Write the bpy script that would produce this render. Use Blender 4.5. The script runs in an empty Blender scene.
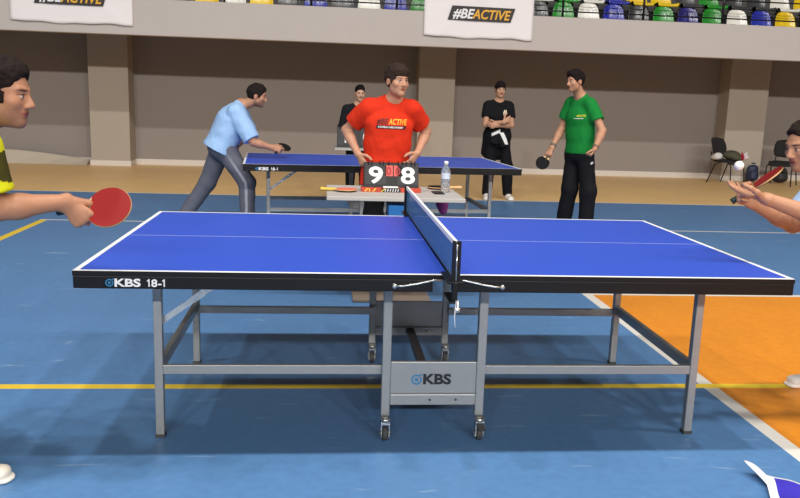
import bpy, bmesh, math, random
import numpy as np
from mathutils import Vector, Matrix
from mathutils.bvhtree import BVHTree
random.seed(7)
SC = bpy.context.scene
COL = SC.collection

# ------------------------------------------------------------------ camera, world, lamps, exposure
def cam_axes(yaw, pitch, roll):
    cy, sy, cp, sp = math.cos(yaw), math.sin(yaw), math.cos(pitch), math.sin(pitch)
    f = Vector((sy*cp, cy*cp, sp)); r = Vector((cy, -sy, 0)); u = r.cross(f)
    c, s = math.cos(roll), math.sin(roll)
    return c*r + s*u, -s*r + c*u, f
cr, cu, cf = cam_axes(0.0956, -0.1851, 0.0330)
cd = bpy.data.cameras.new('camera'); cam = bpy.data.objects.new('camera', cd); COL.objects.link(cam)
M = Matrix((cr, cu, -cf)).transposed().to_4x4(); M.translation = Vector((-0.466, -3.654, 1.401))
cam.matrix_world = M
cd.sensor_width = 36; cd.sensor_fit = 'HORIZONTAL'; cd.lens = 796.6*36/800
cd.clip_end = 200
SC.camera = cam

W = bpy.data.worlds.new('hall_ambience'); SC.world = W; W.use_nodes = True
W.node_tree.nodes['Background'].inputs[0].default_value = (1.0, 0.97, 0.94, 1)
W.node_tree.nodes['Background'].inputs[1].default_value = 0.145

def hall_lamp(x, y, z, power, size=0.45, aim=None):
    d = bpy.data.lights.new('hall_lamp', 'AREA'); d.shape = 'DISK'; d.size = size; d.energy = power
    d.color = (1.0, 0.965, 0.92)
    o = bpy.data.objects.new('hall_lamp', d); COL.objects.link(o); o.location = (x, y, z)
    if aim: o.rotation_euler = (Vector(aim)-Vector((x, y, z))).to_track_quat('-Z', 'Y').to_euler()
for x in (-7.7, -4.6, -1.5, 1.6, 4.7, 7.8, 10.9): hall_lamp(x, -2.2, 10.5, 315)
for x in (-9, -4, 1, 6, 11): hall_lamp(x, -23, 10.5, 1120, .7, (x*.6+.5, 8, 1))
SC.view_settings.view_transform = 'Standard'; SC.view_settings.look = 'None'
SC.view_settings.gamma = 1.0; SC.view_settings.use_curve_mapping = False
SC.view_settings.exposure = 0.0

# ------------------------------------------------------------------ materials
def lin(c):
    r = []
    for v in c:
        v /= 255.0
        r.append(v/12.92 if v <= 0.04045 else ((v+0.055)/1.055)**2.4)
    return r
def mat(name, rgb, rough=0.5, metal=0.0, noise=0.0, scale=8.0, bump=0.0, bscale=60.0, spec=0.5, coat=0.0):
    m = bpy.data.materials.new(name); m.use_nodes = True
    nt = m.node_tree; b = nt.nodes['Principled BSDF']
    c = lin(rgb)
    b.inputs['Base Color'].default_value = (*c, 1); b.inputs['Roughness'].default_value = rough
    b.inputs['Metallic'].default_value = metal; b.inputs['Specular IOR Level'].default_value = spec
    if coat: b.inputs['Coat Weight'].default_value = coat; b.inputs['Coat Roughness'].default_value = .15
    tc = nt.nodes.new('ShaderNodeTexCoord')
    if noise:
        n = nt.nodes.new('ShaderNodeTexNoise'); n.inputs['Scale'].default_value = scale; n.inputs['Detail'].default_value = 6
        nt.links.new(tc.outputs['Object'], n.inputs['Vector'])
        mx = nt.nodes.new('ShaderNodeMix'); mx.data_type = 'RGBA'
        mx.inputs[6].default_value = (*[v*(1-noise) for v in c], 1); mx.inputs[7].default_value = (*[min(1, v*(1+noise)) for v in c], 1)
        nt.links.new(n.outputs['Fac'], mx.inputs[0]); nt.links.new(mx.outputs[2], b.inputs['Base Color'])
    if bump:
        n2 = nt.nodes.new('ShaderNodeTexNoise'); n2.inputs['Scale'].default_value = bscale; n2.inputs['Detail'].default_value = 3
        nt.links.new(tc.outputs['Object'], n2.inputs['Vector'])
        bp = nt.nodes.new('ShaderNodeBump'); bp.inputs['Strength'].default_value = bump; bp.inputs['Distance'].default_value = .01
        nt.links.new(n2.outputs['Fac'], bp.inputs['Height']); nt.links.new(bp.outputs['Normal'], b.inputs['Normal'])
    return m
def attr_mat(name, rough=0.6, spec=0.3, sss=0.0, bump=0.0, bscale=200):
    m = bpy.data.materials.new(name); m.use_nodes = True
    nt = m.node_tree; b = nt.nodes['Principled BSDF']
    a = nt.nodes.new('ShaderNodeAttribute'); a.attribute_name = 'Col'
    nt.links.new(a.outputs['Color'], b.inputs['Base Color'])
    b.inputs['Roughness'].default_value = rough; b.inputs['Specular IOR Level'].default_value = spec
    if bump:
        tc = nt.nodes.new('ShaderNodeTexCoord')
        n2 = nt.nodes.new('ShaderNodeTexNoise'); n2.inputs['Scale'].default_value = bscale
        nt.links.new(tc.outputs['Object'], n2.inputs['Vector'])
        bp = nt.nodes.new('ShaderNodeBump'); bp.inputs['Strength'].default_value = bump; bp.inputs['Distance'].default_value = .005
        nt.links.new(n2.outputs['Fac'], bp.inputs['Height']); nt.links.new(bp.outputs['Normal'], b.inputs['Normal'])
    return m
def floor_mat(name, rgb, scuff=0.0):
    m = mat(name, rgb, rough=.42, noise=.10, scale=1.3, spec=.35)
    nt = m.node_tree; b = nt.nodes['Principled BSDF']
    src = b.inputs['Base Color'].links[0].from_socket
    tc = [n for n in nt.nodes if n.type == 'TEX_COORD'][0]
    # fine wear
    n = nt.nodes.new('ShaderNodeTexNoise'); n.inputs['Scale'].default_value = 22; n.inputs['Detail'].default_value = 8
    nt.links.new(tc.outputs['Object'], n.inputs['Vector'])
    mr = nt.nodes.new('ShaderNodeMapRange'); mr.inputs[1].default_value = .3; mr.inputs[2].default_value = .7; mr.inputs[3].default_value = .93; mr.inputs[4].default_value = 1.07
    nt.links.new(n.outputs['Fac'], mr.inputs[0])
    mul = nt.nodes.new('ShaderNodeMix'); mul.data_type = 'RGBA'; mul.blend_type = 'MULTIPLY'; mul.inputs[0].default_value = 1
    nt.links.new(src, mul.inputs[6]); nt.links.new(mr.outputs[0], mul.inputs[7])
    out = mul.outputs[2]
    if scuff:   # pale shoe scuffs: stretched, thresholded noise
        mp = nt.nodes.new('ShaderNodeMapping'); mp.inputs['Scale'].default_value = (2.0, 11.0, 1); mp.inputs['Rotation'].default_value = (0, 0, .35)
        nt.links.new(tc.outputs['Object'], mp.inputs['Vector'])
        n3 = nt.nodes.new('ShaderNodeTexNoise'); n3.inputs['Scale'].default_value = 1.6; n3.inputs['Detail'].default_value = 4; n3.inputs['Distortion'].default_value = .6
        nt.links.new(mp.outputs[0], n3.inputs['Vector'])
        r3 = nt.nodes.new('ShaderNodeMapRange'); r3.inputs[1].default_value = .66; r3.inputs[2].default_value = .78; r3.inputs[3].default_value = 0; r3.inputs[4].default_value = scuff
        nt.links.new(n3.outputs['Fac'], r3.inputs[0])
        mx = nt.nodes.new('ShaderNodeMix'); mx.data_type = 'RGBA'; mx.inputs[7].default_value = (.5, .58, .66, 1)
        nt.links.new(r3.outputs[0], mx.inputs[0]); nt.links.new(out, mx.inputs[6]); out = mx.outputs[2]
    nt.links.new(out, b.inputs['Base Color'])
    return m

m_fblue = floor_mat('court_blue', (80, 122, 168), .5)
m_ftan = floor_mat('court_tan', (232, 190, 128))
m_forange = floor_mat('court_orange', (218, 136, 36))
m_lwhite = mat('line_white', (212, 208, 200), .5, noise=.05)
m_lyellow = mat('line_yellow', (222, 190, 50), .5, noise=.06)
m_wall = mat('wall_panel', (148, 139, 133), .9, noise=.06, scale=30, bump=.25, bscale=90, spec=.1)
m_pillar = mat('pillar_plaster', (172, 161, 148), .8, noise=.03, scale=12, spec=.15)
m_parapet = mat('parapet_plaster', (188, 180, 174), .8, noise=.03, scale=3, spec=.2)
m_skirt = mat('skirting_white', (212, 204, 194), .5)
m_step = mat('stand_concrete', (84, 82, 80), .9, noise=.15, scale=9)
m_black = mat('black_steel', (11, 11, 14), .42, spec=.3)
m_rail = mat('rail_black', (22, 22, 24), .35)
m_silver = mat('silver_paint', (150, 151, 150), .35, metal=.35, noise=.04, scale=20)
m_dark = mat('dark_grey_steel', (74, 74, 76), .4, metal=.3)
m_chrome = mat('zinc_plated', (190, 190, 186), .25, metal=.85)
m_tblue = mat('table_blue', (44, 78, 186), .42, noise=.03, scale=3, spec=.35)
m_rubber = mat('grey_rubber', (62, 62, 62), .7)
m_white = mat('white_paint', (232, 232, 232), .5)
m_logo_blue = mat('logo_blue', (40, 120, 168), .5)
m_letter_black = mat('lettering_black', (18, 20, 24), .5)
m_letter_white = mat('lettering_white', (226, 226, 226), .5)
m_banner = mat('banner_cloth', (234, 228, 228), .7, noise=.02, scale=3, bump=.15, bscale=12)
m_bdark = mat('banner_black', (40, 36, 36), .6)
m_byellow = mat('banner_yellow', (228, 168, 40), .6)

# ------------------------------------------------------------------ mesh helpers
def link_mesh(name, me, material=None, parent=None):
    o = bpy.data.objects.new(name, me); COL.objects.link(o)
    if material:
        for mm in (material if isinstance(material, (list, tuple)) else [material]): me.materials.append(mm)
    if parent: o.parent = parent
    return o
def tag(o, label=None, cat=None, group=None, kind=None):
    if label: o['label'] = label
    if cat: o['category'] = cat
    if group: o['group'] = group
    if kind: o['kind'] = kind
    return o
def empty(name, loc=(0, 0, 0), rz=0):
    o = bpy.data.objects.new(name, None); COL.objects.link(o); o.location = loc; o.rotation_euler = (0, 0, rz); o.empty_display_size = .1
    return o
def basis(d, up=(0, 0, 1)):
    d = Vector(d).normalized(); up = Vector(up)
    if abs(d.dot(up.normalized())) > .97: up = Vector((0, 1, 0)) if abs(d.y) < .9 else Vector((1, 0, 0))
    s = d.cross(up).normalized(); u = s.cross(d).normalized()
    return s, u, d
class MB:
    def __init__(self): self.bm = bmesh.new()
    def hexa(self, pts, mi=0):
        v = [self.bm.verts.new(p) for p in pts]
        for f in ((0, 3, 2, 1), (4, 5, 6, 7), (0, 1, 5, 4), (1, 2, 6, 5), (2, 3, 7, 6), (3, 0, 4, 7)):
            fc = self.bm.faces.new([v[i] for i in f]); fc.material_index = mi
    def box(self, lo, hi, mi=0):
        (a, b, c), (d, e, f) = lo, hi
        self.hexa([(a, b, c), (d, b, c), (d, e, c), (a, e, c), (a, b, f), (d, b, f), (d, e, f), (a, e, f)], mi)
    def bar(self, p, q, w, t, up=(0, 0, 1), mi=0):
        p, q = Vector(p), Vector(q); s, u, d = basis(q-p, up); s = s*w/2; u = u*t/2
        self.hexa([p-s-u, p+s-u, p+s+u, p-s+u, q-s-u, q+s-u, q+s+u, q-s+u], mi)
    def tube(self, pts, r, n=10, mi=0, caps=True):
        pts = [Vector(p) for p in pts]; rings = []; rr = r if isinstance(r, (list, tuple)) else [r]*len(pts)
        s = None
        for i, p in enumerate(pts):
            d = (pts[min(i+1, len(pts)-1)]-pts[max(i-1, 0)]).normalized()
            if s is None: s, u, _ = basis(d)
            else:
                s = (s - d*s.dot(d)).normalized(); u = s.cross(d).normalized()
            rings.append([self.bm.verts.new(p + (s*math.cos(a)+u*math.sin(a))*rr[i]) for a in [2*math.pi*k/n for k in range(n)]])
        for a, b in zip(rings, rings[1:]):
            for k in range(n):
                f = self.bm.faces.new((a[k], a[(k+1) % n], b[(k+1) % n], b[k])); f.smooth = True; f.material_index = mi
        if caps:
            for rg in (rings[0], rings[-1]):
                f = self.bm.faces.new(rg); f.material_index = mi
    def lathe(self, prof, origin, axis=(0, 0, 1), n=20, mi=0, smooth=True):
        s, u, d = basis(axis); o = Vector(origin); rings = []
        for r, z in prof:
            if r < 1e-6: rings.append([self.bm.verts.new(o+d*z)])
            else: rings.append([self.bm.verts.new(o+d*z+(s*math.cos(2*math.pi*k/n)+u*math.sin(2*math.pi*k/n))*r) for k in range(n)])
        for a, b in zip(rings, rings[1:]):
            for k in range(n):
                k2 = (k+1) % n
                if len(a) == 1 and len(b) == 1: continue
                if len(a) == 1: vs = (a[0], b[k2], b[k])
                elif len(b) == 1: vs = (a[k], a[k2], b[0])
                else: vs = (a[k], a[k2], b[k2], b[k])
                f = self.bm.faces.new(vs); f.smooth = smooth; f.material_index = mi
    def prism(self, poly, origin, ax, ay, thick, mi=0):
        ax, ay = Vector(ax), Vector(ay); n = ax.cross(ay).normalized(); o = Vector(origin)
        a = [self.bm.verts.new(o+ax*x+ay*y) for x, y in poly]; b = [self.bm.verts.new(o+ax*x+ay*y+n*thick) for x, y in poly]
        N = len(poly)
        self.bm.faces.new(a[::-1]).material_index = mi; self.bm.faces.new(b).material_index = mi
        for k in range(N): self.bm.faces.new((a[k], a[(k+1) % N], b[(k+1) % N], b[k])).material_index = mi
    def build(self, name, material, parent=None, bevel=0.0, smooth=False, seg=2):
        bmesh.ops.recalc_face_normals(self.bm, faces=self.bm.faces)
        me = bpy.data.meshes.new(name); self.bm.to_mesh(me); self.bm.free()
        o = link_mesh(name, me, material, parent)
        if smooth: me.polygons.foreach_set('use_smooth', [True]*len(me.polygons))
        if bevel:
            md = o.modifiers.new('edge', 'BEVEL'); md.width = bevel; md.segments = seg; md.limit_method = 'ANGLE'; md.angle_limit = .7
        return o
def grid_slab(name, xs, ys, z0, z1, matfn, mats, side_mi, parent=None):
    bm = bmesh.new(); V = {}
    for i, x in enumerate(xs):
        for j, y in enumerate(ys):
            V[i, j, 1] = bm.verts.new((x, y, z1)); V[i, j, 0] = bm.verts.new((x, y, z0))
    nx, ny = len(xs)-1, len(ys)-1
    for i in range(nx):
        for j in range(ny):
            bm.faces.new((V[i, j, 1], V[i+1, j, 1], V[i+1, j+1, 1], V[i, j+1, 1])).material_index = matfn((xs[i]+xs[i+1])/2, (ys[j]+ys[j+1])/2)
            bm.faces.new((V[i, j, 0], V[i, j+1, 0], V[i+1, j+1, 0], V[i+1, j, 0])).material_index = side_mi
    for i in range(nx):
        for j in (0, ny): bm.faces.new((V[i, j, 0], V[i+1, j, 0], V[i+1, j, 1], V[i, j, 1])).material_index = side_mi
    for j in range(ny):
        for i in (0, nx): bm.faces.new((V[i, j, 0], V[i, j+1, 0], V[i, j+1, 1], V[i, j, 1])).material_index = side_mi
    bmesh.ops.recalc_face_normals(bm, faces=bm.faces)
    me = bpy.data.meshes.new(name); bm.to_mesh(me); bm.free()
    return link_mesh(name, me, mats, parent)
def copy_tree(o, parent=None):
    c = o.copy(); COL.objects.link(c)
    if parent: c.parent = parent
    for ch in list(o.children): copy_tree(ch, c)
    return c

def text_mesh(body, size, bold=0.0, shear=0.0, extrude=0.0, spacing=1.0, align='LEFT'):
    cu_ = bpy.data.curves.new('lettering', 'FONT'); cu_.body = body; cu_.size = size; cu_.offset = bold; cu_.shear = shear
    cu_.extrude = extrude; cu_.space_character = spacing; cu_.align_x = align; cu_.resolution_u = 4
    t = bpy.data.objects.new('lettering', cu_); COL.objects.link(t)
    dg = bpy.context.evaluated_depsgraph_get(); dg.update()
    me = bpy.data.meshes.new_from_object(t.evaluated_get(dg))
    bpy.data.objects.remove(t); bpy.data.curves.remove(cu_)
    me.materials.clear()
    return me
def lettering(name, body, size, origin, ax, ay, material, parent, width=None, **kw):
    """flat raised lettering: local x along ax, local y along ay"""
    me = text_mesh(body, size, **kw)
    co = np.empty(len(me.vertices)*3); me.vertices.foreach_get('co', co); co = co.reshape(-1, 3)
    if width:
        x0, x1 = co[:, 0].min(), co[:, 0].max(); co[:, 0] = (co[:, 0]-x0)*width/(x1-x0)
    ax, ay = np.array(Vector(ax).normalized()), np.array(Vector(ay).normalized()); n = np.cross(ax, ay)
    w = np.array(origin)+co[:, :1]*ax+co[:, 1:2]*ay+co[:, 2:3]*n
    me.vertices.foreach_set('co', w.ravel()); me.update()
    return link_mesh(name, me, material, parent)

def digit_one(parent, origin, ax, ay, h, material, name='lettering'):
    p = [(.20, 0), (.36, 0), (.36, 1), (.25, 1), (.20, .90), (.02, .80), (.02, .68), (.20, .75)]
    b = MB(); b.prism([(x*h, y*h) for x, y in p], origin, ax, ay, .0015); return b.build(name, material, parent)

# ------------------------------------------------------------------ signed-distance modelling of soft bodies
def V3(p): return np.array(p, float)
def nrm(v): v = np.array(v, float); return v/np.linalg.norm(v)
class Prim:
    def __init__(s, op, k, fn, lo, hi): s.op, s.k, s.fn, s.lo, s.hi = op, k, fn, np.array(lo, float), np.array(hi, float)
def clipped(fn, clips):
    if not clips: return fn
    cl = [(V3(p), nrm(n)) for p, n in clips]
    def g(X):
        d = fn(X)
        for p, n in cl: d = np.maximum(d, (X-p)@n)
        return d
    return g
def cap(a, b, ra, rb, k=.02, op=1, clips=None):
    a, b = V3(a), V3(b); ba = b-a; L2 = max(ba@ba, 1e-9)
    def fn(X):
        pa = X-a; h = np.clip(pa@ba/L2, 0, 1)
        return np.linalg.norm(pa-h[:, None]*ba, axis=1)-(ra+(rb-ra)*h)
    R = max(ra, rb)
    return Prim(op, k, clipped(fn, clips), np.minimum(a, b)-R, np.maximum(a, b)+R)
def ecap(a, b, side, ra, rb, k=.03, op=1, clips=None, cap_r=None):
    """capsule of elliptical section: ra / rb = (half width along side, half depth)"""
    a, b = V3(a), V3(b); ba = b-a; L = max(np.linalg.norm(ba), 1e-6); ax = ba/L
    s = V3(side); s = s-ax*(s@ax); s = nrm(s); f = np.cross(ax, s)
    def fn(X):
        pa = X-a; t = pa@ax; h = np.clip(t/L, 0, 1); over = t-h*L
        rs = ra[0]+(rb[0]-ra[0])*h; rf = ra[1]+(rb[1]-ra[1])*h; rx = np.minimum(rs, rf) if cap_r is None else cap_r
        n = np.sqrt(((pa@s)/rs)**2+((pa@f)/rf)**2+(over/rx)**2)
        return (n-1)*np.minimum(rs, rf)
    R = max(ra+rb)
    return Prim(op, k, clipped(fn, clips), np.minimum(a, b)-R, np.maximum(a, b)+R)
def ell(c, r, F=None, k=.015, op=1, clips=None):
    """ellipsoid; F = 3x3 rows of local axes"""
    c = V3(c); F = np.eye(3) if F is None else np.array(F); r = V3(r)
    def fn(X):
        q = (X-c)@F.T; k0 = np.linalg.norm(q/r, axis=1); k1 = np.linalg.norm(q/(r*r), axis=1)
        return k0*(k0-1)/np.maximum(k1, 1e-9)
    R = r.max()
    return Prim(op, k, clipped(fn, clips), c-R, c+R)
def smin(a, b, k):
    if k <= 0: return np.minimum(a, b)
    h = np.maximum(k-np.abs(a-b), 0)/k
    return np.minimum(a, b)-h*h*k*.25
def surf(prims, h):
    add = [p for p in prims if p.op > 0]
    lo = np.min([p.lo for p in add], axis=0)-3*h; hi = np.max([p.hi for p in add], axis=0)+3*h
    n = np.ceil((hi-lo)/h).astype(int)+1
    D = np.full(n, .06, np.float32)
    for p in prims:
        m = p.k+3*h
        i0 = np.clip(np.floor((p.lo-m-lo)/h).astype(int), 0, n); i1 = np.clip(np.ceil((p.hi+m-lo)/h).astype(int)+1, 0, n)
        if (i1 <= i0).any(): continue
        g = np.meshgrid(*[lo[a]+h*np.arange(i0[a], i1[a]) for a in range(3)], indexing='ij')
        X = np.stack([q.ravel() for q in g], 1)
        d = p.fn(X).reshape(i1-i0).astype(np.float32)
        sl = tuple(slice(i0[a], i1[a]) for a in range(3))
        D[sl] = smin(D[sl], d, p.k) if p.op > 0 else -smin(-D[sl], d, p.k)
    S = D < 0
    cells = np.zeros(n-1, np.int8)
    offs = [(i, j, k) for i in (0, 1) for j in (0, 1) for k in (0, 1)]
    for i, j, k in offs: cells += S[i:n[0]-1+i, j:n[1]-1+j, k:n[2]-1+k]
    A = np.argwhere((cells > 0) & (cells < 8))
    idx = np.full(n-1, -1, np.int64); idx[tuple(A.T)] = np.arange(len(A))
    val = {o: D[A[:, 0]+o[0], A[:, 1]+o[1], A[:, 2]+o[2]] for o in offs}
    acc = np.zeros((len(A), 3)); cnt = np.zeros(len(A))
    for o in offs:
        for ax in range(3):
            if o[ax] == 0:
                o2 = list(o); o2[ax] = 1; o2 = tuple(o2)
                d0, d1 = val[o], val[o2]; cr_ = (d0 < 0) != (d1 < 0)
                t = np.where(cr_, d0/np.where(cr_, d0-d1, 1), 0)
                p = np.tile(np.array(o, float), (len(A), 1)); p[:, ax] += t
                acc += p*cr_[:, None]; cnt += cr_
    verts = lo+h*(A+acc/np.maximum(cnt, 1)[:, None])
    quads = []
    for ax in range(3):
        b, c = (ax+1) % 3, (ax+2) % 3
        s0 = [slice(None)]*3; s1 = [slice(None)]*3; s0[ax] = slice(0, -1); s1[ax] = slice(1, None)
        E0, E1 = S[tuple(s0)], S[tuple(s1)]
        e = np.argwhere(E0 != E1)
        e = e[(e[:, b] > 0) & (e[:, c] > 0) & (e[:, b] < n[b]-1) & (e[:, c] < n[c]-1)]
        ins = E0[tuple(e.T)]
        def cell(db, dc):
            q = e.copy(); q[:, b] += db; q[:, c] += dc
            return idx[tuple(q.T)]
        Q = np.stack([cell(-1, -1), cell(0, -1), cell(0, 0), cell(-1, 0)], 1)
        Q[~ins] = Q[~ins][:, ::-1]
        quads.append(Q)
    Q = np.concatenate(quads)
    return verts, Q[(Q >= 0).all(1)]
def vnormals(v, q):
    fn = np.cross(v[q[:, 2]]-v[q[:, 0]], v[q[:, 3]]-v[q[:, 1]])
    N = np.zeros_like(v)
    for i in range(4): np.add.at(N, q[:, i], fn)
    return N/np.maximum(np.linalg.norm(N, axis=1, keepdims=True), 1e-12)
def relax(v, q, it=2, w=.5):
    for _ in range(it):
        s = np.zeros_like(v); c = np.zeros(len(v))
        for a, b in ((0, 1), (1, 2), (2, 3), (3, 0)):
            np.add.at(s, q[:, a], v[q[:, b]]); np.add.at(s, q[:, b], v[q[:, a]]); np.add.at(c, q[:, a], 1); np.add.at(c, q[:, b], 1)
        v = v+(s/np.maximum(c, 1)[:, None]-v)*w
    return v
def wob(v, f, seed):
    r = np.random.RandomState(seed); out = np.zeros(len(v))
    for i in range(7):
        d = r.normal(size=3); d /= np.linalg.norm(d)
        ff = f*(.6+.9*r.rand())
        out += np.sin(v@d*ff+r.rand()*6.28+1.3*np.sin(v@nrm(r.normal(size=3))*ff*.6))
    return out/7
def soft(name, prims, h, material, parent=None, col=None, wrinkle=None, it=2, origin=None):
    v, q = surf(prims, h); v = relax(v, q, it)
    if wrinkle:
        N = vnormals(v, q)
        for amp, f, seed in wrinkle: v = v+N*(amp*wob(v, f, seed))[:, None]
    cc = col(v) if col else None
    if origin is not None: v = v-np.array(origin)
    me = bpy.data.meshes.new(name)
    me.vertices.add(len(v)); me.vertices.foreach_set('co', v.ravel())
    me.loops.add(len(q)*4); me.loops.foreach_set('vertex_index', q.ravel().astype(np.int32))
    me.polygons.add(len(q)); me.polygons.foreach_set('loop_start', np.arange(0, len(q)*4, 4, dtype=np.int32)); me.polygons.foreach_set('loop_total', np.full(len(q), 4, np.int32))
    me.polygons.foreach_set('use_smooth', np.ones(len(q), bool))
    me.update(calc_edges=True)
    if cc is not None:
        a = me.color_attributes.new('Col', 'FLOAT_COLOR', 'POINT'); a.data.foreach_set('color', np.concatenate([cc, np.ones((len(cc), 1))], 1).ravel().astype(np.float32))
    return link_mesh(name, me, material, parent)
def step(x, w): return np.clip(x/w+.5, 0, 1)
def blend(C, m, c): return C*(1-m[:, None])+m[:, None]*np.array(c)

# ------------------------------------------------------------------ the hall
XS = [-14, -3.535, -3.465, 1.46, 1.54, 18]
def build_floor():
    xs = sorted({-14, -3.54, -3.46, 1.48, 1.555, 18}); ys = sorted({-10, .07, .13, 2.04, 2.10, 5.18, 5.225, 7.72, 7.78, 12.4})
    def f(x, y):
        if 7.72 < y < 7.78: return 3
        if y > 7.78: return 1
        if .07 < y < .13: return 4
        if 5.18 < y < 5.225 and x > -3.54: return 3
        if -3.54 < x < -3.46 and y < 5.2: return 4
        if 1.48 < x < 1.555 and y < 2.10: return 3
        if 2.04 < y < 2.10 and x > 1.48: return 3
        if x > 1.555 and y < 2.04: return 2
        return 0
    o = grid_slab('floor', xs, ys, -.1, 0, f, [m_fblue, m_ftan, m_forange, m_lwhite, m_lyellow], 0)
    tag(o, kind='structure')
build_floor()
def struct_box(name, lo, hi, m, bevel=0):
    b = MB(); b.box(lo, hi); o = b.build(name, m, None, bevel); tag(o, kind='structure'); return o
struct_box('wall_back', (-14, 12.3, 0), (18, 12.6, 2.43), m_wall)
BAL_Z0, BAL_Z1 = 2.29, 2.86
struct_box('trim_1', (-14, 9.95, BAL_Z0), (18, 10.13, BAL_Z1), m_parapet, .01)          # gallery parapet
struct_box('trim_2', (-14, 10.13, 2.43), (18, 12.6, 2.50), m_step)                # gallery slab
struct_box('trim_3', (-14, 11.05, 2.50), (18, 12.6, 2.85), m_step)                  # second step of the stand
struct_box('trim_4', (-14, 11.95, 2.85), (18, 12.6, 3.25), m_step)
struct_box('wall_gallery', (-14, 12.6, 0), (18, 12.8, 6.5), m_step)
for i, (a, b) in enumerate(((-4.87, -4.15), (1.28, 1.98), (7.50, 8.32), (-11.0, -10.3), (13.8, 14.5))):
    struct_box('pillar', (a, 11.85, 0), (b, 12.3, 2.43), m_pillar, .008)
    struct_box('baseboard_pillar', (a-.015, 11.83, 0), (b+.015, 12.29, .10), m_skirt, .004)
struct_box('baseboard_back', (-14, 12.27, 0), (18, 12.3, .11), m_skirt)

# gallery railing
def railing():
    r = empty('gallery_railing', (0, 10.04, BAL_Z1)); tag(r, 'black tube railing along the top of the grey gallery parapet', 'railing')
    for z in (.10, .40, .72):
        b = MB(); b.tube([(-13.9, 0, z), (17.9, 0, z)], .012, 8); b.build('rail', m_rail, r)
    x = 3.48-1.41*9
    while x < 16:
        b = MB(); b.tube([(x, 0, 0), (x, 0, .74)], .02, 10); b.lathe([(0, 0), (.045, 0), (.045, .012), (.02, .012)], (x, 0, 0), n=12); b.build('post', m_rail, r)
        x += 1.41
railing()

# ------------------------------------------------------------------ seats in the stand
def seat_shell():
    """moulded bucket seat facing -y: profile swept across the width, with rounded corners"""
    prof = [(-.22, -.03, .19), (-.235, .0, .205), (-.20, .022, .21), (-.08, .0, .21), (.05, -.012, .21), (.13, .0, .208), (.165, .04, .205), (.185, .12, .2), (.205, .22, .19), (.222, .29, .165), (.232, .325, .13), (.236, .342, .08)]
    bm = bmesh.new(); n = 12; rows = []
    for i, (y, z, w) in enumerate(prof):
        row = []
        for k in range(n+1):
            u = -1+2*k/n; x = u*w; e = abs(u)**3
            row.append(bm.verts.new((x, y-.03*e*(i > 5), z+.028*e*(1 <= i <= 6))))
        rows.append(row)
    for a, b in zip(rows, rows[1:]):
        for k in range(n):
            bm.faces.new((a[k], a[k+1], b[k+1], b[k])).smooth = True
    bmesh.ops.recalc_face_normals(bm, faces=bm.faces)
    me = bpy.data.meshes.new('stadium_seat'); bm.to_mesh(me); bm.free()
    return me
SEAT_C = {'green': (30, 140, 36), 'white': (232, 230, 220), 'blue': (34, 44, 160), 'navy': (36, 30, 112), 'grey': (56, 56, 58), 'yellow': (232, 196, 20)}
SEAT_M = {k: mat('seat_'+k, v, .28, spec=.6, coat=.3) for k, v in SEAT_C.items()}
seat_me = seat_shell(); seat_me.materials.append(SEAT_M['green'])
sole_me = None
ORD = ['first', 'second', 'third', 'fourth', 'fifth', 'sixth', 'seventh', 'eighth', 'ninth', 'tenth', 'eleventh', 'twelfth', 'thirteenth', 'fourteenth']
def seats(row, y, z, x0, dx, colours, where, grp, drop):
    for i, c in enumerate(colours):
        o = bpy.data.objects.new('stadium_seat', seat_me); COL.objects.link(o); o.location = (x0+dx*i, y, z)
        md = o.modifiers.new('shell', 'SOLIDIFY'); md.thickness = .012
        sd = o.modifiers.new('round', 'SUBSURF'); sd.levels = 1; sd.render_levels = 1
        o.material_slots[0].link = 'OBJECT'; o.material_slots[0].material = SEAT_M[c]
        bw = 'dark grey' if c == 'grey' else ('dark navy' if c == 'navy' else c)
        tag(o, '%s plastic seat, %s %s in the %s row' % (bw, ORD[i], where, row), 'stadium seat', grp)
        b = MB(); b.bar((-.12, 0, -drop), (-.12, 0, 0), .03, .03); b.bar((.12, 0, -drop), (.12, 0, 0), .03, .03); b.box((-.17, -.015, -.06), (.17, .015, -.03))
        bo = b.build('seat_bracket', m_rail, o)
R1L = ['grey', 'white', 'grey', 'yellow', 'white', 'yellow', 'grey', 'blue', 'grey', 'white', 'blue', 'green']
R1R = ['grey', 'green', 'white', 'blue', 'grey', 'green', 'navy', 'green', 'white', 'blue', 'yellow', 'grey']
R2R = ['white', 'green', 'white', 'blue', 'yellow', 'yellow', 'grey', 'green', 'grey', 'grey', 'white', 'yellow']
SEAT_CALLS = lambda: (seats('front', 10.62, 2.87, -3.93, .463, R1L, 'right of the left banner', 'front row spectator seats', .37),
                      seats('front', 10.62, 2.87, 3.24, .463, R1R, 'right of the centre banner', 'front row spectator seats', .37),
                      seats('second', 11.35, 3.28, 3.42, .472, R2R, 'right of the centre banner', 'second row spectator seats', .43))
SEAT_CALLS()

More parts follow.
